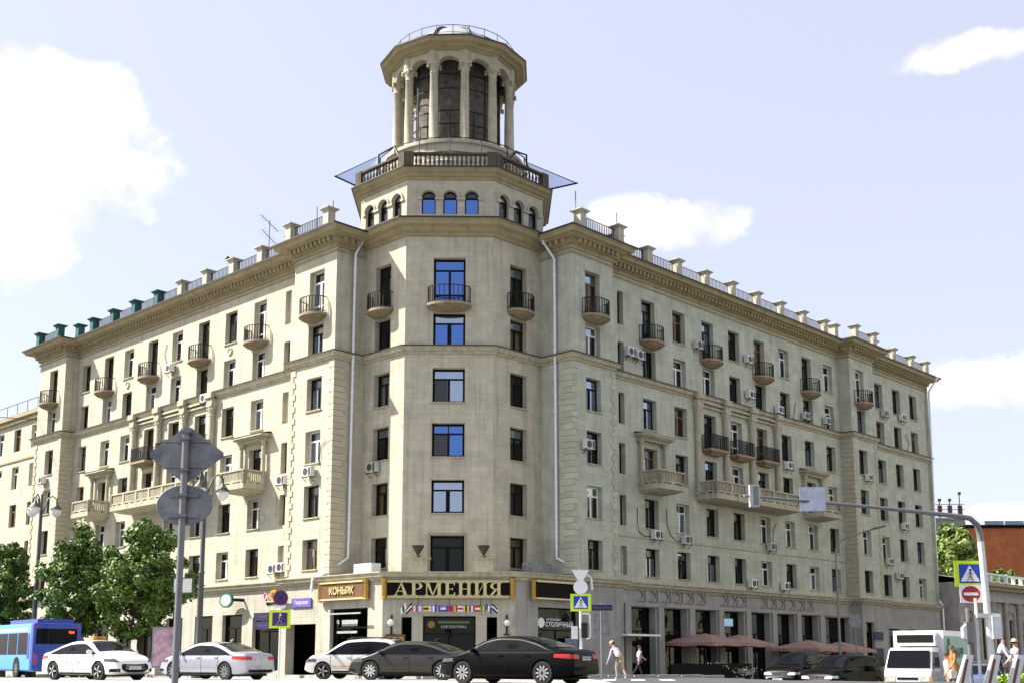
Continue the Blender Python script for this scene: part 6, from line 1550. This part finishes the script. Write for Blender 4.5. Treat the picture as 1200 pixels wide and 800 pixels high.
# ------------------------------------------------------------------ delivery truck
y_ = 51; x_ = XP(1075, y_); g_ = gz(x_, y_)
tr_ = empty('delivery_truck', (x_, y_, g_), radians(-90-36), label='white box truck with green side panel and cooling unit over cab', cat='truck')
b = MB()                                                # cab: extruded side profile, slightly tapered
cp = [(-.1, .45), (1.35, .45), (1.5, .6), (1.5, 1.12), (1.38, 1.3), (.95, 2.12), (.8, 2.2), (-.1, 2.22)]
n = len(cp); w0 = 1.0
b.v = [(x, -w0*(1 if z < 1.3 else 1-.09*(z-1.3)), z) for x, z in cp]+[(x, w0*(1 if z < 1.3 else 1-.09*(z-1.3)), z) for x, z in cp]
b.f = [tuple(range(n)), tuple(range(n, 2*n))[::-1]]+[(i, n+i, n+(i+1) % n, (i+1) % n) for i in range(n)]; b.m = [0]*len(b.f)
cab = b.obj('cab', WHITE, tr_)
md = cab.modifiers.new('bevel', 'BEVEL'); md.width = .06; md.segments = 3
b = MB(); b.add([(1.36, -.92, 1.34), (1.36, .92, 1.34), (.99, .85, 2.08), (.99, -.85, 2.08)], [(0,1,2,3)]); b.v = [(x+.035, y, z+.015) for x, y, z in b.v]; b.obj('windscreen', CARGL, cab)
for sd in (-1, 1):
    b = MB(); b.add([(.15, sd*1.005, 1.32), (1.22, sd*1.005, 1.32), (.88, sd*.94, 2.02), (.15, sd*.94, 2.02)], [(0,1,2,3)]); b.v = [(x, y+sd*.012, z) for x, y, z in b.v]; b.obj('side_window', CARGL, cab)
    b = MB(); b.box(1.495, 1.52, sd*.72-.2, sd*.72+.2, .74, 1.02); b.obj('headlight', mat('truck_headlamp_%d' % sd, (.5, .5, .42), .1, var=.3, scale=8), cab); b = MB(); b.box(1.40, 1.5, sd*.95-.03, sd*.95+.075, .8, 1.0); b.obj('indicator', mat('amber_lamp_%d' % sd, (.55, .25, .03), .3, var=.1), cab)
    b = MB(); b.bar((1.1, sd*.9, 1.5), (1.2, sd*1.15, 1.5), .04); b.mbox(T((1.2, sd*1.18, 1.6)), .08, .18, .4); b.obj('mirror', BLKP, cab)
b = MB(); b.box(1.49, 1.52, -.44, .44, .86, .96); b.box(1.50, 1.525, -.95, .95, .68, .74); b.obj('grille', BLKP, cab)
b = MB(); b.box(1.38, 1.58, -1.0, 1.0, .36, .66); b.obj('bumper', BLKP, tr_); b = MB(); b.box(1.585, 1.6, -.26, .26, .44, .56); q = b.obj('number_plate', PLATE, tr_); inst('lettering', text_mesh('Н348УС 77', .095, SBLACK, .001), q, T((1.602, 0, .5)) @ RZ(pi/2) @ UP)
b = MB(); b.box(-4.2, -.25, -1.08, 1.08, .75, 2.95); bx = b.obj('cargo_box', WHITE, tr_)
MINT = mat('mint_panel', (.30, .50, .42), .5, var=.05)
for sd in (-1, 1):
    b = MB(); b.box(-4.15, -.3, sd*1.081-.004, sd*1.081+.012*max(0, sd)+.004, .85, 2.72) if sd > 0 else b.box(-4.15, -.3, -1.095, -1.083, .85, 2.72)
    p_ = b.obj('side_panel', MINT, bx)
    M = T((-2.4, sd*1.102, 1.75)) @ (RZ(pi) if sd > 0 else Matrix.Identity(4))
    inst('lettering', text_mesh('MAPP', .62, SBLACK, .004, bold=.012), p_, M @ T((0, 0, .22)) @ UP); inst('lettering', text_mesh('LOGIS', .5, SIGNBK, .004), p_, M @ T((0, 0, -.42)) @ UP)
    for i, (dx, dz, r) in enumerate(((-.28, .18, .17), (-.08, .48, .15), (.16, .5, .15), (.32, .2, .14), (0, -.12, .3))):
        lb = MB(); lb.lathe([(0, -.004), (r, -.004), (r, .004), (0, .004)], 16, M=T((-sd*0+dx*.9, 0, dz)) @ UP @ Matrix.Diagonal((.8, 1.25, 1, 1))); lb.obj('paw_mark', mat('dark_green_print', (.02, .09, .06), .5, var=0) if 'dark_green_print' not in MAT else MAT['dark_green_print'], p_, T((-.95 if sd > 0 else -.95, sd*1.102, 1.95)))
b = MB(); b.box(-.25, .2, -.85, .85, 2.3, 2.86); b.obj('cooling_unit', WHITE, bx); b = MB(); b.box(.2, .215, -.78, .78, 2.42, 2.76); b.obj('cooling_grille', BLKP, bx)
b = MB(); b.box(-4.2, 1.3, -.4, .4, .4, .75); b.obj('chassis', BLKP, tr_)
t, rm = wheel_meshes(.38, .22, 8, True)
for xw in (.75, -2.9):
    for sd in (-1, 1): w_ = inst('wheel', t, tr_, T((xw, sd*.8, .38)) @ (RZ(pi) if sd > 0 else Matrix.Identity(4))); inst('rim', rm, w_)

# ------------------------------------------------------------------ city bus
y_ = 62; x_ = XP(66, y_); g_ = gz(x_, y_)
bu = empty('city_bus', (x_, y_, g_), math.atan2(DL.y, DL.x)-.12, label='blue city bus seen from its rear corner behind the taxi', cat='bus')
LB_ = mat('light_blue_bus_paint', (.085, .33, .80), .3, var=.04, coat=.4); DB_ = mat('dark_blue_bus_paint', (.010, .04, .30), .3, var=.05, coat=.6)
HB = 2.85; b = MB(); b.box(0, 11.8, -1.25, 1.25, .32, HB); bo = b.obj('body', LB_, bu); md = bo.modifiers.new('bevel', 'BEVEL'); md.width = .12; md.segments = 4
b = MB(); b.box(-.03, .5, -1.255, 1.255, .34, HB+.005); q = b.obj('rear_panel', DB_, bu); md = q.modifiers.new('bevel', 'BEVEL'); md.width = .1; md.segments = 3
b = MB(); b.box(-.045, -.03, -1.0, 1.12, 1.75, 2.55); b.obj('rear_window', CARGL, q)
inst('route_number', text_mesh('904', .2, mat('red_led', (.5, .05, .02), .5, var=0, emit=((1, .12, .04), 1.5)), .002), q, T((-.05, -.7, 2.36)) @ RZ(-pi/2) @ UP)
for sd in (-1, 1):
    for z in (.75, .95, 1.15): b = MB(); b.lathe([(0, -.02), (.08, -.02), (.09, .0)], 12, M=T((-.035, sd*1.08, z)) @ RZ(-pi/2) @ UP); b.obj('tail_light', REDL, q)
    b = MB(); b.lathe([(0, -.02), (.05, -.02), (.06, .0)], 10, M=T((-.04, sd*1.1, 2.66)) @ RZ(-pi/2) @ UP); b.obj('marker_light', REDL, q)
b = MB(); b.box(.4, 5.2, -.95, .95, HB, HB+.22); b.obj('roof_pod', DB_, bu)
for sd in (-1, 1):
    for i in range(6):
        x0 = .95+i*1.75; b = MB(); b.box(x0, x0+1.6, sd*1.256-.006, sd*1.256+.006, 1.2, 2.35); b.obj('side_window', CARGL, bo)
    b = MB(); b.box(.55, .9, sd*1.256-.008, sd*1.256+.008, 1.0, 2.3)
    for i in range(7): b.box(.57, .88, sd*1.268-.008, sd*1.268+.008, 1.05+i*.17, 1.12+i*.17)
    b.obj('side_vent', DB_, bo)
    b = MB()
    for i in range(38): x0 = .9+i*.28; b.prism([(x0, 2.42), (x0+.16, 2.42), (x0+.24, 2.6), (x0+.08, 2.6)], 1.254, 1.262, M=Matrix(((1,0,0,0),(0,0,sd,0),(0,1,0,0),(0,0,0,1))))
    b.obj('zigzag_pattern', SWHITE, bo)
t, rm = wheel_meshes(.47, .28, 8)
for xw in (2.6, 8.8):
    for sd in (-1, 1):
        w_ = inst('wheel', t, bu, T((xw, sd*1.14, .47)) @ (RZ(pi) if sd > 0 else Matrix.Identity(4))); inst('rim', rm, w_)
        b = MB(); b.lathe([(0, -.02), (.58, -.02), (.58, .02), (0, .02)], 24, M=T((xw, sd*1.245, .5)) @ UP); b.obj('wheel_arch', BLKP, bo)

# ------------------------------------------------------------------ people
SKINM = mat('skin', (.42, .24, .16), .6, var=.08)
def clothes(n, c): return MAT.get('cloth_'+n) or mat('cloth_'+n, c, .85, var=.12, scale=8)
HAIR = mat('dark_hair', (.03, .02, .014), .7, var=.2); HAIRB = mat('brown_hair', (.12, .06, .03), .7, var=.2)
def person(label, px, y, yaw, h, lean, legs, arms, top, bottom, shoes, hat=None, hair=HAIR, dress=False, bag=None, head_pitch=0):
    """legs: ((hip swing, knee bend) left, right) degrees forward; arms: ((shoulder fwd, out, elbow) l, r)"""
    x = XP(px, y); g = gz(x, y); root = empty('person', (x, y, g), yaw, label=label, cat='person')
    J = {}; k = h/1.75; ln = radians(lean)
    hip = Vector((0, 0, .93*k)); up = Vector((sin(ln), 0, cos(ln)))
    J['pelvis'] = hip; J['waist'] = hip+up*.16*k; J['chest'] = hip+up*.36*k; J['neck'] = hip+up*.53*k
    hp = radians(lean*.5+head_pitch); hu = Vector((sin(hp), 0, cos(hp))); J['jaw'] = J['neck']+hu*.10*k; J['head'] = J['neck']+hu*.19*k; J['crown'] = J['neck']+hu*.27*k
    E = [('pelvis', 'waist', 'b'), ('waist', 'chest', 't'), ('chest', 'neck', 't'), ('neck', 'jaw', 's'), ('jaw', 'head', 's'), ('head', 'crown', 's')]
    rad = dict(pelvis=(.15, .12), waist=(.135, .105), chest=(.16, .115), neck=(.06, .06), jaw=(.066, .072), head=(.078, .09), crown=(.045, .05))
    low = 9
    for sd, nm, (sw, kn) in ((1, 'l', legs[0]), (-1, 'r', legs[1])):
        a = radians(sw); b_ = a-radians(kn); hj = hip+Vector((0, sd*.095*k, -.04*k))
        kj = hj+Vector((sin(a), 0, -cos(a)))*.42*k; aj = kj+Vector((sin(b_), 0, -cos(b_)))*.42*k; tj = aj+Vector((.15, 0, -.03))*k
        for n_, p_, r_ in (('hip', hj, .092), ('knee', kj, .062), ('ankle', aj, .042), ('toe', tj, .035)): J[n_+nm] = p_; rad[n_+nm] = (r_, r_)
        E += [('pelvis', 'hip'+nm, 'b'), ('hip'+nm, 'knee'+nm, 'b'), ('knee'+nm, 'ankle'+nm, 'k'), ('ankle'+nm, 'toe'+nm, 'f')]
        low = min(low, aj.z-.075*k)
    for sd, nm, (fw, ou, el) in ((1, 'l', arms[0]), (-1, 'r', arms[1])):
        sj = J['neck']-up*.05*k+Vector((0, sd*.17*k, 0)); a = radians(fw); o_ = radians(ou)
        d1 = Vector((sin(a)*cos(o_), sd*sin(o_), -cos(a)*cos(o_))); a2 = a+radians(el); d2 = Vector((sin(a2)*cos(o_), sd*sin(o_)*.5, -cos(a2)*cos(o_))).normalized()
        ej = sj+d1*.29*k; wj = ej+d2*.25*k; pj = wj+d2*.09*k
        for n_, p_, r_ in (('sh', sj, .062), ('el', ej, .046), ('wr', wj, .03), ('palm', pj, .038)): J[n_+nm] = p_; rad[n_+nm] = (r_, r_*.7 if n_ == 'palm' else r_)
        E += [('chest', 'sh'+nm, 't'), ('sh'+nm, 'el'+nm, 't'), ('el'+nm, 'wr'+nm, 'a'), ('wr'+nm, 'palm'+nm, 's')]
        side_ = Vector((0, 1, 0)) if abs(d2.y) < .8 else Vector((1, 0, 0)); fa = d2.cross(side_).normalized()
        for i in range(5):
            n_ = 'f%d%s' % (i, nm); off = fa*(.03*k*(i-1.5)) if i < 4 else fa*(-.055*k); ln_ = (.075, .085, .08, .062, .045)[i]*k
            st = pj+off*.7+d2*(.02*k if i < 4 else -.03*k); J[n_+'a'] = st+d2*ln_*.5+off*.3; J[n_+'b'] = st+d2*ln_+off*.35-side_*sd*.012; rad[n_+'a'] = (.0095, .0095); rad[n_+'b'] = (.008, .008)
            E += [('palm'+nm, n_+'a', 's'), (n_+'a', n_+'b', 's')]
    names = list(J); idx = {n_: i for i, n_ in enumerate(names)}
    me = bpy.data.meshes.new('body'); me.from_pydata([J[n_]-Vector((0, 0, low)) for n_ in names], [(idx[a], idx[b_]) for a, b_, _ in E], [])
    o = bpy.data.objects.new('body', me); col.objects.link(o)
    sk = o.modifiers.new('skin', 'SKIN'); sk.use_smooth_shade = True
    ob = me.skin_vertices[0].data
    for n_, i in idx.items(): ob[i].radius = (rad[n_][0]*k, rad[n_][1]*k); ob[i].use_root = (n_ == 'pelvis')
    sb = o.modifiers.new('sub', 'SUBSURF'); sb.levels = 1; sb.render_levels = 1
    me2 = bpy.data.meshes.new_from_object(o.evaluated_get(bpy.context.evaluated_depsgraph_get())); bpy.data.objects.remove(o)
    me2.materials.clear()
    for m in (top, bottom, SKINM, shoes): me2.materials.append(m)
    mp = dict(t=0, b=1, s=2, f=3, k=2 if dress else 1, a=2 if arms[0][2] is not None and dress else 0)
    segs = [(J[a]-Vector((0, 0, low)), J[b_]-Vector((0, 0, low)), mp[c_]) for a, b_, c_ in E]
    for p in me2.polygons:
        best = (9, 0)
        for a, b_, m in segs:
            d = b_-a; t_ = max(0, min(1, (p.center-a).dot(d)/max(1e-9, d.dot(d)))); q = (p.center-a-d*t_).length
            if q < best[0]: best = (q, m)
        p.material_index = best[1]; p.use_smooth = True
    bd = inst('body', me2, root)
    sh = Vector((0, 0, -low)); hc = J['head']+sh; fwd = Vector((cos(hp), 0, -sin(hp)))
    Mh = T(hc) @ Matrix.Rotation(hp, 4, 'Y')
    b = MB(); b.lathe([(.02, -.02), (.092, .0), (.1, .05), (.085, .1), (.04, .13), (0, .135)], 14, M=Mh @ T((-.018, 0, -.02)) @ Matrix.Diagonal((k*1.02, k*.92, k, 1))); b.obj('hair', hair, root, smooth=1)
    b = MB()
    b.lathe([(.0, -.02), (.014, -.012), (.012, .01), (0, .03)], 8, M=Mh @ T((.088*k, 0, -.03)))
    for s in (-1, 1): b.lathe([(0, -.025), (.014, -.015), (.016, .01), (0, .028)], 8, M=Mh @ T((-.005, s*.083*k, -.02)))
    b.obj('nose_and_ears', SKINM, root, smooth=1)
    b = MB()
    for s in (-1, 1): b.lathe([(0, -.008), (.009, 0), (0, .008)], 6, M=Mh @ T((.083*k, s*.03*k, -.002)))
    b.box(0, .004, -.022, .022, -.003, .003); b.v[-8:] = [tuple(Mh @ T((.078*k, 0, -.068*k)) @ Vector(p)) for p in b.v[-8:]]
    b.obj('eyes_and_mouth', HAIR, root)
    if hat:
        b = MB(); b.lathe([(.17 if hat[1] else .105, .045), (.10, .055), (.095, .12), (.06, .15), (0, .155)], 16, M=Mh @ Matrix.Diagonal((k, k, k, 1)))
        if not hat[1]: b.prism([(.06, -.07), (.17, -.05), (.185, 0), (.17, .05), (.06, .07)], .045, .055, M=Mh)
        b.obj('hat', hat[0], root, smooth=.8)
    if dress:
        b = MB(); b.lathe([(.155*k, hip.z-low+.16*k), (.19*k, hip.z-low-.05*k), (.24*k, hip.z-low-.30*k), (.26*k, hip.z-low-.46*k), (.25*k, hip.z-low-.46*k), (.17*k, hip.z-low)], 18); b.obj('skirt', bottom, root, smooth=1)
    if bag:
        w_ = J['wrl']+sh; b = MB(); b.mbox(T(w_+Vector((0, .05, -.32*k))), .28, .12, .26); b.tube([w_+Vector((.1, .05, -.2)), w_+Vector((0, .03, -.04)), w_+Vector((-.1, .05, -.2))], .012, 6); tag(b.obj('handbag', bag, None, T((x, y, g)) @ RZ(yaw)), 'small pale handbag carried by the woman in brown', 'bag')
    return root
LIL = clothes('lilac', (.50, .38, .58)); KH = clothes('khaki', (.34, .27, .18)); DK = clothes('dark', (.02, .02, .025)); SHW = clothes('white', (.7, .68, .68)); BRN = clothes('brown', (.36, .17, .05)); CAPM = clothes('cap', (.5, .38, .3)); STRAW = clothes('straw', (.55, .45, .25)); SHOE = clothes('shoe', (.5, .48, .45)); SHD = clothes('shoe_dark', (.03, .03, .03))
person('stooping man in lilac shirt, khaki trousers and cap on the crossing', 727, 46, radians(125), 1.66, 46, ((22, 30), (-6, 26)), ((14, 6, 18), (2, 8, 22)), LIL, KH, SHOE, hat=(CAPM, 0), head_pitch=10)
person('person in lilac top and dark trousers walking by the side entrance', 748, 60, radians(15), 1.66, 8, ((22, 6), (-22, 18)), ((38, 20, 20), (-20, 8, 15)), LIL, DK, SHOE)
person('woman in brown dress with handbag beside the green truck panel', 1117, 44, radians(200), 1.68, 6, ((14, 4), (-12, 10)), ((18, 10, 25), (-8, 14, 10)), BRN, BRN, SHD, hair=HAIRB, dress=True, bag=SHW)
person('person in white shirt and dark skirt reaching behind the gantry post', 1170, 42, radians(-25), 1.72, 20, ((10, 4), (-12, 8)), ((35, 30, 5), (20, 20, 10)), SHW, DK, SHD)
person('person in white clothes and straw hat behind the last barrier board', 1191, 43, radians(190), 1.72, 4, ((10, 4), (-8, 8)), ((40, 15, 60), (10, 10, 30)), SHW, SHW, SHOE, hat=(STRAW, 1))
person('pale clothed walker just behind the woman in brown dress', 1110, 46, radians(195), 1.74, 4, ((12, 4), (-14, 8)), ((20, 8, 15), (-18, 8, 15)), SHW, KH, SHD)
